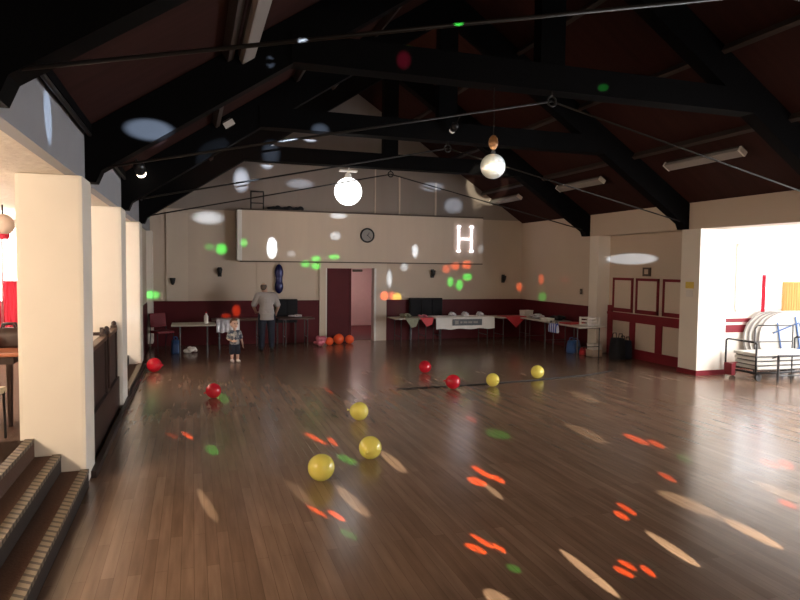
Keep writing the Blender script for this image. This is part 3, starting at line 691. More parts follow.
# dark red upholstered chair by the left wall
def chair(name, label, loc, rz, seat_m, frame_m, grp=None):
    t = thing(name, label, 'chair', loc, rz, grp)
    MB().span((-0.21, -0.21, 0.42), (0.21, 0.21, 0.48), 0.02).build('seat', seat_m, t)
    MB().box((0, 0.23, 0.72), (0.4, 0.05, 0.34), Matrix.Rotation(-0.15, 3, 'X'), 0.02).build('backrest', seat_m, t)
    for sx in (-1, 1):
        MB().tube([(sx * 0.2, -0.19, 0.0), (sx * 0.2, -0.17, 0.44)], 0.012).build('leg', frame_m, t)
        MB().tube([(sx * 0.2, 0.24, 0.0), (sx * 0.2, 0.18, 0.44), (sx * 0.2, 0.27, 0.88)], 0.012).build('leg', frame_m, t)
    return t
chair('padded_chair', 'dark red padded chair in the shadowed corner by the left wall', (-0.7, 16.3, 0), 0.5, 'maroontrim', 'blackmetal')

# thin cable across the floor
tag(MB().tube([(3.3, 10.15, .008), (4.6, 10.18, .008), (6.0, 10.3, .008), (7.4, 10.55, .008), (8.2, 10.9, .008)], .012).build('floor_cable', 'black'), 'thin dark cable lying across the floor behind the small yellow balloon', 'cable')

# right wall bits
t = thing('wall_plate', 'small brown-framed picture above the maroon panels', 'picture', (9.85, 11.93, 2.03))
MB().span((-0.03, -0.13, -0.1), (0, 0.13, 0.1), 0.006).build('frame', 'brown', t); MB().span((-0.036, -0.06, -0.05), (-0.03, 0.06, 0.06)).build('image', 'cardboard', t)
t = thing('notice', 'yellow notice over a white card on the sunlit cream column', 'notice', (9.447, 10.2, 1.75))
MB().span((-0.006, -0.12, -0.03), (0, 0.1, 0.1)).build('yellow_sheet', 'yellowpaper', t); MB().span((-0.006, -0.1, -0.2), (0, 0.08, -0.06)).build('white_sheet', 'paper', t)
t = thing('light_switch', 'small dark switch on the cream wall near the far right column', 'switch', (9.49, 13.95, 1.5))
MB().span((-0.012, -0.05, -0.07), (0, 0.05, 0.07), 0.004).build('plate', 'brown', t); MB().span((-0.02, -0.015, -0.025), (-0.012, 0.015, 0.025)).build('rocker', 'lightbody', t)

# ================================================================== BAY: TROLLEYS AND FOLDING TABLES
def trolley(loc, rz, L, W, label, hoop=0.75):
    t = thing('table_trolley', label, 'trolley', loc, rz)
    MB().tube([(-L/2, -W/2, .16), (L/2, -W/2, .16), (L/2, W/2, .16), (-L/2, W/2, .16), (-L/2, -W/2, .16)], 0.024).tube([(0, -W/2, .16), (0, W/2, .16)], 0.016).build('bed_frame', 'blackmetal', t, True)
    for s in (-1, 1):
        MB().tube([(s*L/2, -W/2, .16), (s*L/2, -W/2, hoop - .03), (s*L/2, -W/2 + .05, hoop), (s*L/2, W/2 - .05, hoop), (s*L/2, W/2, hoop - .03), (s*L/2, W/2, .16)], 0.019).build('end_hoop', 'blackmetal', t, True)
        for q in (-1, 1):
            x, y = s * (L/2 - .12), q * (W/2 - .06)
            c = MB().span((x - .02, y - .03, .1), (x + .02, y + .03, .15)).tube([(x, y - .03, .075), (x, y - .03, .12)], .008).tube([(x, y + .03, .075), (x, y + .03, .12)], .008).build('castor', 'blackmetal', t)
            MB().cone((x, y - .02, .07), (x, y + .02, .07), .07, .07, 18).build('wheel', 'rubber', c)
    return t
TX, TY = 10.92, 9.44
trolley((TX, TY, 0), -0.04, 1.72, 0.74, 'low black wheeled trolley loaded with flat white table tops', 0.74)
for k in range(4):
    b = thing('folding_table_top', ['white folding table top lying on the trolley, bottom of the stack', 'white folding table top lying on the trolley, second from the bottom', 'white folding table top lying on the trolley, third from the bottom', 'white folding table top lying uppermost on the trolley'][k], 'folding table', (TX + 0.05 - .02 * k, TY + .01 * k, 0.18 + 0.085 * k), -0.06 + .012 * k, 'white table tops on the trolley')
    MB().span((-0.74, -0.27, 0.02), (0.74, 0.27, 0.078), 0.012).build('board', 'slab', b)
    MB().span((-0.7, -0.24, 0.0), (0.7, 0.24, 0.022)).build('folded_frame', 'steel', b)
t = thing('guard_rail', 'black tubular rail frame in front of the trolley', 'rail', (11.0, 8.86, 0), -0.1)
MB().tube([(-0.62, 0.0, 0.0), (-0.62, 0, 0.5), (0.62, 0, 0.5), (0.62, 0, 0)], 0.022).build('hoop', 'blackmetal', t)
MB().tube([(-0.62, 0, 0.13), (0.62, 0, 0.13)], 0.012).build('rail', 'blackmetal', t)
for x in (-0.32, 0.05): MB().tube([(x, 0, 0.5), (x, 0, 0.0)], 0.013).build('upright', 'blackmetal', t)
MB().tube([(-0.62, 0, 0.5), (-0.62, 0.14, 0.44)], 0.013).build('stub', 'blackmetal', t)
tag(MB().span((9.88, 9.5, 0.06), (9.98, 9.68, 0.3), 0.02).build('red_bumper', 'maroontrim'), 'dark red block against the left end of the trolley', 'block')
# round tables standing on edge
nrm = Vector((-0.34, -0.93, 0.13)).normalized()
q = Vector((0, 0, 1)).rotation_difference(nrm).to_matrix()
for k in range(4):
    c = Vector((11.93, 10.06, 0.62)) + Vector((-0.055, 0.075, 0)) * k
    t = thing('round_table', ['white round folding table on edge, frontmost with its frame showing', 'white round folding table on edge, second in the leaning row', 'white round folding table on edge, third in the leaning row', 'white round folding table on edge, hindmost against the bay wall'][k], 'round table', c, 0, 'round tables standing on edge')
    mb = MB(); mb.cone(-nrm * 0.022, nrm * 0.022, 0.59, 0.59, 48); mb.build('tabletop', 'slab', t)
    mb = MB(); ring = [q @ Vector((0.595 * math.cos(2 * PI * i / 40), 0.595 * math.sin(2 * PI * i / 40), 0)) for i in range(41)]
    mb.tube(ring, 0.02, 6).build('edge_band', 'lightbody', t)
    if k == 0:
        for s in (-1, 1):
            mb = MB(); mb.tube([q @ Vector((s * .2 - .1, -.45, .05)), q @ Vector((s * .2 + .12, .42, .05))], .017).build('folded_leg', 'bluesteel', t)
        MB().tube([q @ Vector((-.3, -.25, .06)), q @ Vector((.3, -.2, .06)), q @ Vector((.34, .28, .06)), q @ Vector((-.25, .25, .06))], .014).build('brace', 'bluesteel', t)
t = thing('tubular_frame', 'grey tubular frame leaning in front of the round tables', 'frame', (11.42, 9.98, 0.0), -0.1)
MB().tube([(-.42, 0, .0), (-.42, 0, .9), (-.36, 0, .96), (.5, 0, .96)], .014).build('side_tube', 'steel', t, True)
MB().tube([(-.42, 0, .62), (.5, 0, .62)], .011).build('cross_bar', 'steel', t)
MB().tube([(.5, 0, .96), (.5, 0, 0)], .014).build('side_tube', 'steel', t)
def curtain(name, x0, x1, y, z0, z1, m, label, amp=0.03):
    mb = MB(); n = 40; a = []; b = []
    for i in range(n + 1):
        x = x0 + (x1 - x0) * i / n; yy = y + amp * math.sin(i * 1.4)
        a.append(mb.bm.verts.new((x, yy, z0))); b.append(mb.bm.verts.new((x, yy, z1)))
    for i in range(n): mb.bm.faces.new((a[i], a[i + 1], b[i + 1], b[i]))
    return tag(mb.build(name, m, None, True), label, 'curtain')
curtain('curtain', 12.2, 12.85, 10.45, 1.22, 1.85, 'amber', 'amber curtain at the right edge of the bright bay')
curtain('curtain', 11.62, 11.72, 10.46, 1.2, 2.0, 'redcurtain', 'narrow red curtain edge in the bright bay window', 0.01)

# ================================================================== LOUNGE ON THE LEFT
t = thing('lounge_table', 'reddish wooden table in the lounge behind the largest white column', 'table', (-2.35, 7.3, 0.48))
MB().span((-0.75, -0.35, 0.7), (0.75, 0.35, 0.74), 0.01).build('tabletop', 'redwoodtop', t)
MB().span((-0.68, -0.28, 0.62), (0.68, 0.28, 0.7)).build('apron', 'darkwood', t)
for sx in (-1, 1):
    for sy in (-1, 1): MB().cone((sx * .64, sy * .25, 0), (sx * .64, sy * .25, .64), .022, .032).build('leg', 'darkwood', t)
chair('lounge_chair', 'cream-seated chair before the reddish lounge table at the left edge', (-1.88, 6.45, 0.48), 2.9, 'seatpad', 'blackmetal')
t = thing('hanging_globe', 'round silvery lamp hanging in the lounge at the left edge', 'lamp', (-2.52, 10.2, 2.62))
MB().ball((0, 0, 0), .15, 20).build('shade', 'cardboard', t, True); MB().tube([(0, 0, .14), (0, 0, .31)], .01).build('cord', 'black', t); MB().lathe([(.02, -.13), (.09, -.13), (.07, -.2), (0, -.2)], n=14).build('lower_cap', 'redcurtain', t)
curtain('curtain', -4.5, -3.4, 13.55, .7, 2.8, 'redcurtain', 'red curtain beside the lounge window at the left edge', .05)
curtain('curtain', -3.35, -2.75, 13.5, .75, 1.75, 'redcurtain', 'short red curtain across the lower lounge window at the left edge', .03)
tote('handbag', 'dark handbag on the reddish lounge table', (-1.8, 7.45, 1.22), .3, .16, .2, 'darkwood')
tote('shopping_bag', 'red shopping bag on the lounge table beside the handbag', (-2.0, 7.1, 1.22), .16, .12, .14, 'redcurtain', 0, 'black')

# ================================================================== PEOPLE
def hand(mb, wrist, d, side, out, s=1.0):
    """palm and five curled fingers; d = way the hand points, side = across the knuckles (thumb side), out = back of hand"""
    w = Vector(wrist); d = Vector(d).normalized(); side = Vector(side); side = (side - d * side.dot(d)).normalized(); out = d.cross(side)
    if out.dot(Vector(out)) < 0: out = -out
    for k in (-1, -0.33, 0.33, 1): mb.limb(w + d * .01 * s + side * k * .016 * s, w + d * .085 * s + side * k * .027 * s, .016 * s, .013 * s, 8)
    for k, ln in ((1, .066), (0.33, .076), (-0.33, .07), (-1, .055)):
        p = w + d * .085 * s + side * k * .03 * s; a = p + d * ln * .5 * s - out * .006 * s; b = a + d * ln * .42 * s - out * .02 * s
        mb.limb(p, a, .0095 * s, .009 * s, 8); mb.limb(a, b, .009 * s, .0075 * s, 8)
    p = w + d * .025 * s + side * .024 * s; a = p + d * .028 * s + side * .03 * s - out * .008 * s; b = a + d * .032 * s + side * .008 * s - out * .008 * s
    mb.limb(p, a, .013 * s, .011 * s, 8); mb.limb(a, b, .011 * s, .009 * s, 8)
def head(mb, c, s, R):
    """skull, jaw, ears, nose; R turns the face (which looks along -y)"""
    c = Vector(c); f = lambda x, y, z: c + R @ (Vector((x, y, z)) * s)
    mb.ball(f(0, 0.01, .02), (.076 * s, .095 * s, .092 * s), 20, R); mb.ball(f(0, -.022, -.045), (.058 * s, .066 * s, .066 * s), 16, R)
    mb.limb(f(0, -.086, .015), f(0, -.1, -.02), .011 * s, .015 * s, 8)
    for q in (-1, 1): mb.ball(f(q * .076, .012, -.005), (.012 * s, .022 * s, .032 * s), 10, R)
    return f

man = thing('person', 'man in grey tee shirt and dark trousers, back turned, leaning to a table', 'person', (1.72, 15.62, 0))
mb = MB()
for s in (-1, 1):
    mb.limb((s * .1, 0, .9), (s * .115, .02, .5), .09, .062); mb.limb((s * .115, .02, .5), (s * .12, -.01, .1), .058, .04)
    mb.limb((s * .12, -.02, .06), (s * .13, .15, .04), .042, .036)
mb.ball((0, 0, .93), (.165, .125, .14), 16); mb.limb((0, .02, 1.0), (0, .08, 1.2), .135, .145); mb.ball((0, .09, 1.23), (.19, .13, .17), 16)
mb.limb((-.15, .11, 1.35), (.15, .11, 1.35), .07, .07); mb.limb((-.01, .13, 1.38), (-.02, .17, 1.48), .058, .054)
mb.limb((-.2, .11, 1.34), (-.3, .19, 1.09), .056, .042); mb.limb((-.3, .19, 1.09), (-.22, .4, .93), .042, .028)
mb.limb((.2, .11, 1.34), (.29, .1, 1.07), .056, .042); mb.limb((.29, .1, 1.07), (.27, .33, .9), .042, .028)
hand(mb, (-.22, .4, .93), (.25, .9, -.45), (1, 0, 0), (0, 0, 1)); hand(mb, (.27, .33, .9), (-.1, .9, -.5), (-1, 0, 0), (0, 0, 1))
R = Matrix.Rotation(PI - 0.15, 3, 'Z') @ Matrix.Rotation(0.3, 3, 'X')
f = head(mb, (-.05, .2, 1.535), 1.0, R)
body = mb.build('body', 'skin', man); fuse(body, .0085, 3)
for q in (-1, 1): MB().ball(f(q * .03, -.078, .012), .011, 8).build('eye', 'eye', man, True)
MB().ball(f(0, -.083, -.052), (.022, .008, .006), 8, R).build('mouth', 'lips', man, True)
mb = MB(); mb.ball(f(0, .018, .025), (.081, .095, .093), 20, R); mb.ball(f(0, .05, -.02), (.07, .06, .06), 14, R)
hr = mb.build('hair', 'hairgrey', man); fuse(hr, .008, 2)
for v in list(hr.data.vertices):      # thin on the crown: pull the top in under the scalp
    d = v.co - f(0, 0, .02)
    if d.z > .062: v.co -= d.normalized() * .014
mb = MB()
mb.limb((-.05, -.005, .9), (-.03, .02, 1.05), .145, .14); mb.limb((.05, -.005, .9), (.03, .02, 1.05), .145, .14); mb.cone((0, 0, .76), (0, 0, .92), .19, .185, 24); mb.limb((0, .02, 1.0), (0, .08, 1.2), .16, .165); mb.ball((0, .09, 1.23), (.21, .15, .18), 16)
mb.limb((-.16, .11, 1.345), (.16, .11, 1.345), .088, .088); mb.limb((-.2, .11, 1.34), (-.28, .18, 1.13), .082, .075); mb.limb((.2, .11, 1.34), (.275, .105, 1.12), .082, .075)
fuse(mb.build('tee_shirt', 'grey_tee', man), .012, 4)
mb = MB()
for s in (-1, 1):
    mb.limb((s * .1, 0, .86), (s * .115, .02, .5), .115, .088); mb.limb((s * .115, .02, .5), (s * .12, -.005, .12), .086, .07)
mb.ball((0, 0, .85), (.18, .14, .13), 16)
fuse(mb.build('trousers', 'navy', man), .012, 3)
for s in (-1, 1):
    mb = MB(); mb.limb((s * .12, -.03, .05), (s * .13, .15, .042), .05, .042); mb.ball((s * .128, .1, .035), (.052, .1, .035), 12)
    fuse(mb.build('shoe', 'shoedark', man), .01, 2)

kid = thing('person', 'small child in a camouflage tee shirt and dark shorts standing on the floor', 'person', (0.86, 13.96, 0), 0.25)
mb = MB()
for s, fy in ((-1, .03), (1, -.06)):
    mb.limb((s * .05, 0, .37), (s * .052, fy * .6, .2), .056, .038); mb.limb((s * .052, fy * .6, .2), (s * .05, fy, .05), .036, .025)
    mb.limb((s * .05, fy + .01, .035), (s * .055, fy - .08, .025), .026, .022)
mb.ball((0, 0, .39), (.088, .07, .075), 14); mb.limb((0, 0, .42), (0, -.005, .56), .082, .084); mb.ball((0, 0, .6), (.1, .07, .08), 14)
mb.limb((-.08, 0, .645), (.08, 0, .645), .036, .036); mb.limb((0, 0, .66), (0, -.005, .73), .035, .034)
mb.limb((-.105, 0, .64), (-.15, -.01, .51), .032, .026); mb.limb((-.15, -.01, .51), (-.08, -.11, .46), .026, .018)
mb.limb((.105, 0, .64), (.145, .01, .5), .032, .026); mb.limb((.145, .01, .5), (.165, -.03, .385), .026, .018)
hand(mb, (-.08, -.11, .46), (.75, -.5, .1), (0, 0, 1), (0, -1, 0), .62); hand(mb, (.165, -.03, .385), (.05, -.2, -1), (-.2, -1, 0), (1, 0, 0), .62)
R = Matrix.Rotation(0.15, 3, 'Z') @ Matrix.Rotation(-0.08, 3, 'X')
f = head(mb, (-.01, -.01, .825), 1.02, R)
body = mb.build('body', 'skin', kid); fuse(body, .007, 3)
for q in (-1, 1): MB().ball(f(q * .03, -.08, .005), .012, 8).build('eye', 'eye', kid, True)
MB().ball(f(0, -.084, -.052), (.024, .008, .007), 8, R).build('mouth', 'lips', kid, True)
mb = MB(); mb.ball(f(0, .022, .034), (.082, .09, .088), 20, R); mb.ball(f(0, -.03, .085), (.062, .05, .03), 12, R); mb.ball(f(0, .06, -.01), (.066, .05, .055), 12, R)
fuse(mb.build('hair', 'hairbrown', kid), .008, 2)
mb = MB()
mb.limb((0, 0, .46), (0, -.005, .56), .1, .096); mb.cone((0, 0, .385), (0, 0, .48), .108, .1, 20); mb.ball((0, 0, .6), (.112, .085, .085), 14); mb.limb((-.085, 0, .645), (.085, 0, .645), .046, .046)
mb.limb((-.105, 0, .64), (-.142, -.008, .535), .046, .046); mb.limb((.105, 0, .64), (.136, .008, .53), .046, .046)
fuse(mb.build('tee_shirt', 'camo', kid), .009, 3)
mb = MB()
for s, fy in ((-1, .03), (1, -.06)): mb.limb((s * .05, 0, .37), (s * .055, fy * .55, .215), .07, .062)
mb.ball((0, 0, .38), (.1, .082, .07), 14)
fuse(mb.build('shorts', 'navy', kid), .009, 3)
for s, fy in ((-1, .03), (1, -.06)):
    mb = MB(); mb.limb((s * .05, fy + .012, .04), (s * .055, fy - .085, .03), .034, .03); mb.ball((s * .053, fy - .03, .02), (.036, .07, .02), 12)
    fuse(mb.build('shoe', 'shoewhite', kid), .007, 2)
# ================================================================== LIGHT
wd = bpy.data.worlds.new('World'); bpy.context.scene.world = wd; wd.use_nodes = True
wd.node_tree.nodes['Background'].inputs[0].default_value = (0.5, 0.55, 0.65, 1); wd.node_tree.nodes['Background'].inputs[1].default_value = 0.02

def area(name, loc, target, sx, sy, power, col, spread=PI):
    l = bpy.data.lights.new(name, 'AREA'); l.shape = 'RECTANGLE'; l.size = sx; l.size_y = sy; l.energy = power; l.color = col; l.spread = spread
    o = bpy.data.objects.new(name, l); C.objects.link(o); o.location = loc
    o.rotation_euler = (Vector(target) - Vector(loc)).to_track_quat('-Z', 'Y').to_euler(); return o
area('window_daylight', (12.95, 6.7, 1.8), (8, 6.7, 1.2), 6.6, 1.6, 150, (0.93, 0.96, 1.0))
area('bay_fill', (11.5, 3.2, 1.7), (11.1, 10, 1.5), 2.8, 1.8, 430, (0.95, 0.97, 1.0))  # added fill for the bay wall and column; no window at this end
def bulb(name, loc, power, col, r=.25):
    l = bpy.data.lights.new(name, 'POINT'); l.energy = power; l.color = col; l.shadow_soft_size = r
    o = bpy.data.objects.new(name, l); C.objects.link(o); o.location = loc; return o
bulb('lounge_lamp', (-3.4, 3.6, 2.2), 400, (1.0, .8, .58)); bulb('lounge_lamp_middle', (-3.6, 8.2, 2.3), 260, (1.0, .84, .68)); bulb('lounge_lamp_rear', (-3.4, 11.6, 2.3), 200, (1.0, .85, .7))
area('hall_fill', (4.5, -4.4, 2.6), (4.0, 12, 1.2), 5.0, 1.5, 205, (1.0, 0.83, 0.68))  # added soft fill for the whole hall, unseen behind the camera
area('lobby_lamp', (4.9, YF + 2.6, 2.45), (5.1, YF + 2.9, 0), 0.8, 0.8, 45, (1.0, 0.8, 0.75))

l = bpy.data.lights.new('spot_lamp_light', 'SPOT'); l.energy = 260; l.color = (1, .55, .3); l.spot_size = 2.0; l.spot_blend = .8; l.shadow_soft_size = .05
o = bpy.data.objects.new('spot_lamp_light', l); C.objects.link(o); o.location = (-.6, 10.75, 3.25); o.rotation_euler = (Vector((1.0, 11.8, 4.7)) - o.location).to_track_quat('-Z', 'Y').to_euler()
# disco projectors: narrow beams from the lighting rig at the near end of the hall
COL = {'O': (1.0, 0.13, 0.02), 'G': (0.06, 1.0, 0.1), 'W': (1.0, 0.9, 0.66), 'B': (0.62, 0.78, 1.0), 'R': (1.0, 0.03, 0.1), 'Y': (1.0, 0.75, 0.08)}
def beam(S, T, major_dir, major, minor, col, bright, blend, cosi=1.0):
    S = Vector(S); T = Vector(T); ax = (S - T); d = ax.length; z = ax.normalized()
    m = Vector(major_dir); m = m - z * m.dot(z)
    major *= {'W': 1.2, 'O': 1.1}.get(col, 1.0) if T.z == 0 else 1.0; minor *= {'W': 0.85, 'O': 0.55}.get(col, .9) if T.z == 0 else 1.0
    k = m.length if m.length > 1e-4 else 1.0
    y = m.normalized() if m.length > 1e-4 else Vector((0, 0, 1)); x = y.cross(z)
    R = Matrix((x, y, z)).transposed().to_4x4(); R.translation = S
    hy, hx = major * k / 2 / d, minor / 2 / d
    l = bpy.data.lights.new('projector_beam', 'SPOT'); l.color = COL[col]; l.shadow_soft_size = 0.01; l.spot_blend = blend
    big = max(hx, hy); l.spot_size = 2 * math.atan(big)
    l.energy = bright * d * d * BEAM_K / max(cosi, 0.08)
    o = bpy.data.objects.new('projector_beam', l); C.objects.link(o)
    o.matrix_world = R @ Matrix.Diagonal((hx / big, hy / big, 1, 1))
    return o
BEAM_K = 100.0
FLOOR_PATCHES=[((2.1, 4.3), -1.37, 0.31, 0.09, 'O', 1, 0.25), ((2.0, 4.2), -1.04, 0.2, 0.11, 'O', 1, 0.25), ((2.17, 4.16), -1.41, 0.18, 0.08, 'O', 1, 0.25),
 ((2.81, 5.79), -1.48, 0.44, 0.13, 'O', 1, 0.25), ((2.64, 5.54), -1.01, 0.22, 0.18, 'O', 1, 0.25), ((2.87, 5.56), -1.46, 0.26, 0.13, 'O', 1, 0.25),
 ((1.14, 5.11), -1.23, 0.27, 0.1, 'O', 1, 0.25), ((3.6, 4.53), -1.61, 0.28, 0.12, 'O', 1, 0.25), ((3.46, 4.42), -1.45, 0.16, 0.12, 'O', 1, 0.25),
 ((2.92, 3.65), -1.4, 0.17, 0.1, 'O', 1, 0.25), ((2.83, 3.57), -1.25, 0.16, 0.1, 'O', 1, 0.25), ((3.0, 3.53), -1.63, 0.16, 0.09, 'O', 1, 0.25),
 ((1.0, 5.25), -1.21, 0.36, 0.09, 'O', 0.75, 0.5), ((1.41, 7.5), -1.28, 0.64, 0.14, 'O', 0.75, 0.5),
 ((1.58, 7.32), -1.48, 0.32, 0.11, 'O', 0.75, 0.5), ((5.19, 6.39), -1.59, 0.52, 0.2, 'O', 0.75, 0.5),
 ((5.29, 6.15), -1.69, 0.34, 0.18, 'O', 0.75, 0.5), ((4.55, 5.12), -1.67, 0.31, 0.14, 'O', 0.75, 0.5),
 ((5.95, 5.17), -1.61, 0.25, 0.18, 'O', 0.75, 0.5), ((6.1, 5.09), -1.69, 0.17, 0.18, 'O', 0.75, 0.5),
 ((5.08, 4.21), -1.52, 0.2, 0.14, 'O', 0.75, 0.5), ((-0.07, 8.07), -1.23, 0.39, 0.1, 'O', 0.75, 0.5),
 ((3.65, 7.9), -1.52, 0.36, 0.15, 'O', 0.35, 0.6), ((2.16, 10.39), -1.52, 0.8, 0.14, 'O', 0.35, 0.6),
 ((-0.25, 8.12), -1.07, 0.33, 0.11, 'O', 0.35, 0.6), ((1.58, 6.59), -1.15, 0.42, 0.12, 'G', 0.6, 0.5),
 ((1.15, 4.72), -1.14, 0.26, 0.07, 'G', 0.35, 0.5), ((3.65, 7.08), -0.82, 0.37, 0.18, 'G', 0.3, 0.5),
 ((2.12, 3.84), -0.96, 0.12, 0.07, 'G', 0.3, 0.5), ((0.2, 7.36), -1.07, 0.23, 0.11, 'G', 0.6, 0.5), ((0.45, 10.18), -1.29, 0.44, 0.14, 'G', 0.4, 0.5),
 ((5.18, 5.58), -1.57, 0.27, 0.12, 'G', 0.25, 0.5), ((2.59, 3.63), -1.59, 0.62, 0.09, 'W', 1, 0.2), ((3.42, 3.77), -1.64, 0.54, 0.1, 'W', 1, 0.2),
 ((4.24, 3.81), -1.61, 0.53, 0.12, 'W', 1, 0.2), ((4.21, 4.46), -1.43, 0.63, 0.18, 'W', 0.55, 0.5), ((4.75, 6.79), -1.59, 0.89, 0.21, 'W', 0.3, 0.6),
 ((5.28, 4.49), -1.55, 0.48, 0.17, 'W', 0.35, 0.5), ((2.04, 6.38), -1.53, 0.74, 0.16, 'W', 0.5, 0.5),
 ((1.35, 5.38), -1.45, 0.76, 0.16, 'W', 0.5, 0.6), ((1.83, 3.5), -1.17, 0.23, 0.14, 'W', 0.8, 0.4), ((2.67, 5.25), -1.62, 0.41, 0.09, 'W', 0.5, 0.4),
 ((0.92, 5.75), -1.4, 0.75, 0.16, 'W', 0.2, 0.8), ((0.11, 5.67), -1.41, 0.82, 0.12, 'W', 0.35, 0.7),
 ((6.08, 8.78), -1.57, 0.82, 0.25, 'W', 0.2, 0.7)]
WALL_PATCHES=[((0.4, 17.4, 3.31), 0.97, 0.43, 'B', 0.8, 1.00), ((2.0, 16.9, 2.54), 0.3, 0.61, 'B', 2.2, 0.35), ((2.81, 17.4, 4.31), 0.91, 0.34, 'B', 0.6, 1.00),
 ((3.69, 16.9, 2.9), 0.39, 0.3, 'B', 0.7, 1.00), ((3.77, 16.9, 3.44), 0.61, 0.19, 'B', 0.9, 1.00), ((2.5, 16.9, 2.39), 0.33, 0.25, 'B', 0.25, 1.00),
 ((5.99, 16.9, 2.53), 0.22, 0.47, 'B', 1.2, 0.80), ((5.84, 17.4, 2.08), 0.23, 0.26, 'B', 0.6, 0.90), ((7.35, 17.4, 3.9), 0.68, 0.57, 'B', 0.55, 0.90),
 ((6.67, 17.4, 4.42), 0.85, 0.34, 'B', 0.6, 1.00), ((5.39, 17.4, 1.73), 0.2, 0.62, 'B', 0.9, 0.90), ((8.04, 16.9, 2.63), 0.25, 0.33, 'B', 0.25, 1.00),
 ((8.12, 17.4, 3.99), 0.45, 0.45, 'W', 0.35, 1.00), ((0.73, 17.4, 2.5), 0.37, 0.37, 'G', 1.1, 1.00), ((0.43, 17.4, 2.55), 0.28, 0.23, 'G', 0.3, 1.00),
 ((1.28, 16.9, 2.66), 0.19, 0.25, 'G', 0.7, 1.00), ((3.17, 16.9, 2.27), 0.33, 0.22, 'G', 0.9, 0.90), ((3.66, 16.9, 2.33), 0.39, 0.19, 'G', 0.9, 0.90),
 ((2.96, 17.4, 2.13), 0.26, 0.2, 'G', 0.8, 0.90), ((3.26, 17.4, 2.08), 0.31, 0.26, 'G', 1, 0.90), ((7.29, 17.4, 1.65), 0.23, 0.37, 'G', 0.8, 0.80),
 ((7.58, 17.4, 1.56), 0.26, 0.4, 'G', 0.9, 0.80), ((7.84, 17.4, 1.8), 0.34, 0.28, 'G', 0.9, 0.80), ((7.15, 17.4, 2.03), 0.23, 0.26, 'O', 0.5, 0.90),
 ((7.44, 17.4, 2.12), 0.26, 0.23, 'O', 0.7, 0.90), ((7.8, 17.4, 2.16), 0.23, 0.23, 'O', 0.7, 0.90), ((9.59, 17.4, 1.5), 0.2, 0.31, 'O', 0.5, 0.90),
 ((10.32, 17.4, 1.72), 0.2, 0.43, 'O', 0.7, 0.90), ((11.12, 17.4, 1.69), 0.4, 0.2, 'O', 0.2, 1.00), ((10.37, 17.4, 1.18), 0.2, 0.23, 'G', 0.5, 0.90),
 ((5.24, 17.4, 1.24), 0.23, 0.26, 'O', 1.2, 0.80), ((5.63, 17.4, 1.21), 0.23, 0.2, 'Y', 1, 0.80), ((5.48, 17.4, 1.24), 0.17, 0.23, 'O', 0.8, 0.90),
 ((5.67, 17.4, 0.83), 0.26, 0.34, 'G', 0.15, 1.00), ((-0.98, 17.4, 1.29), 0.45, 0.28, 'G', 1, 1.00), ((1.11, 17.4, 0.86), 0.28, 0.4, 'O', 1.6, 0.90),
 ((0.85, 17.4, 0.72), 0.23, 0.14, 'O', 1, 0.90)]
OTHER_PATCHES=[('L', (-1.0, 5.29, 3.18), 0.9, 0.28, 'B', 1.6, 0.5),
 ('T7', (-0.4, 6.95, 3.45), 0.55, 0.25, 'B', 20, 0.7),
 ('T13', (1.06, 13.65, 3.9), 0.4, 0.6, 'B', 2.5, 1.0),
 ('T10', (1.3, 10.35, 3.94), 0.35, 0.5, 'B', 8, 1.0),
 ('T10', (2.0, 10.35, 4.31), 0.35, 0.25, 'B', 9, 1.0),
 ('T10', (0.81, 7.0, 4.27), 0.1, 0.14, 'B', 6, 0.5),
 ('R', (9.85, 12.47, 2.33), 1.2, 0.3, 'B', 1.0, 0.5),
 ('T7', (2.3, 6.95, 4.44), 0.2, 0.25, 'R', 14, 0.9),
 ('T7', (2.56, 6.95, 4.69), 0.12, 0.12, 'G', 9, 0.5),
 ('T7', (4.97, 6.95, 4.39), 0.15, 0.1, 'G', 9, 0.5),
 ('P', (-0.9, 12.9, 1.1), 0.3, 0.3, 'B', 0.6, 0.6)]

FLOOR_K = dict(O=2.0, G=1.2, W=1.2)
WALL_K = dict(B=0.65, G=0.6, O=0.75, W=0.4, Y=0.6, R=0.25)

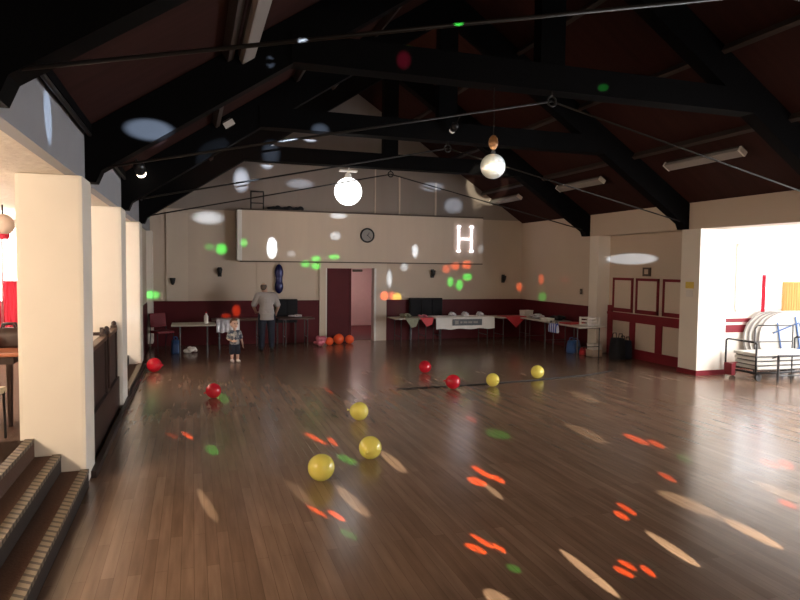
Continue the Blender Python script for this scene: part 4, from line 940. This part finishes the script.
RIG = (1.2, -1.2, 2.75)
for (x, y), ang, ln, w, c, br, bl in FLOOR_PATCHES:
    T = Vector((x, y, 0)); S = Vector(RIG); cosi = (S - T).normalized().z
    beam(S, T, (math.cos(ang), math.sin(ang), 0), ln, w, c, br * FLOOR_K[c], bl, cosi)
for T, w, h, c, br, bl in WALL_PATCHES:
    beam((0.35, -0.3, 2.3), T, (0, 0, 1), h, w, c, br * WALL_K[c], bl)
for kind, T, w, h, c, br, bl in OTHER_PATCHES:
    S = (0.35, -0.3, 2.3) if kind[0] in 'TR' else (6.5, 3.0, 3.3)
    if kind == 'L': beam(S, T, (0, 0.3, -1), w * .5, h, c, br * WALL_K[c] * .5, bl)
    elif kind == 'P': beam((6.5, 5.0, 1.6), T, (0, 0, 1), h, w, c, br * WALL_K[c] * .3, bl)
    else: beam(S, T, (0, 0, 1), h, w, c, br * WALL_K[c], bl)
# beams thrown on the mirror ball and soft glow on the roof near it
beam((0.6, 1.0, 2.6), (mbx, mby, 3.33), (0, 0, 1), .5, .5, 'W', 2.5, .3)
beam((8.0, 2.0, 2.8), (mbx, mby, 3.33), (0, 0, 1), .5, .5, 'B', 2.5, .3)

# ================================================================== CAMERA
F = 632.0
yaw = math.atan(208 / F); pit = math.atan(33.8 / F); roll = math.radians(0.62)
fwd = Vector((math.sin(yaw) * math.cos(pit), math.cos(yaw) * math.cos(pit), -math.sin(pit)))
rt = Vector((math.cos(yaw), -math.sin(yaw), 0)); up = rt.cross(fwd)
cx = rt * math.cos(roll) + up * math.sin(roll); cy = -rt * math.sin(roll) + up * math.cos(roll)
cam = bpy.data.cameras.new('camera'); cam.sensor_width = 36; cam.lens = F / 800 * 36; cam.clip_start = 0.05; cam.clip_end = 100
co = bpy.data.objects.new('camera', cam); C.objects.link(co)
mw = Matrix((cx, cy, -fwd)).transposed().to_4x4(); mw.translation = (0, 0, 2.1); co.matrix_world = mw
sc = bpy.context.scene; sc.camera = co
sc.view_settings.view_transform = 'Standard'; sc.view_settings.exposure = 0.0
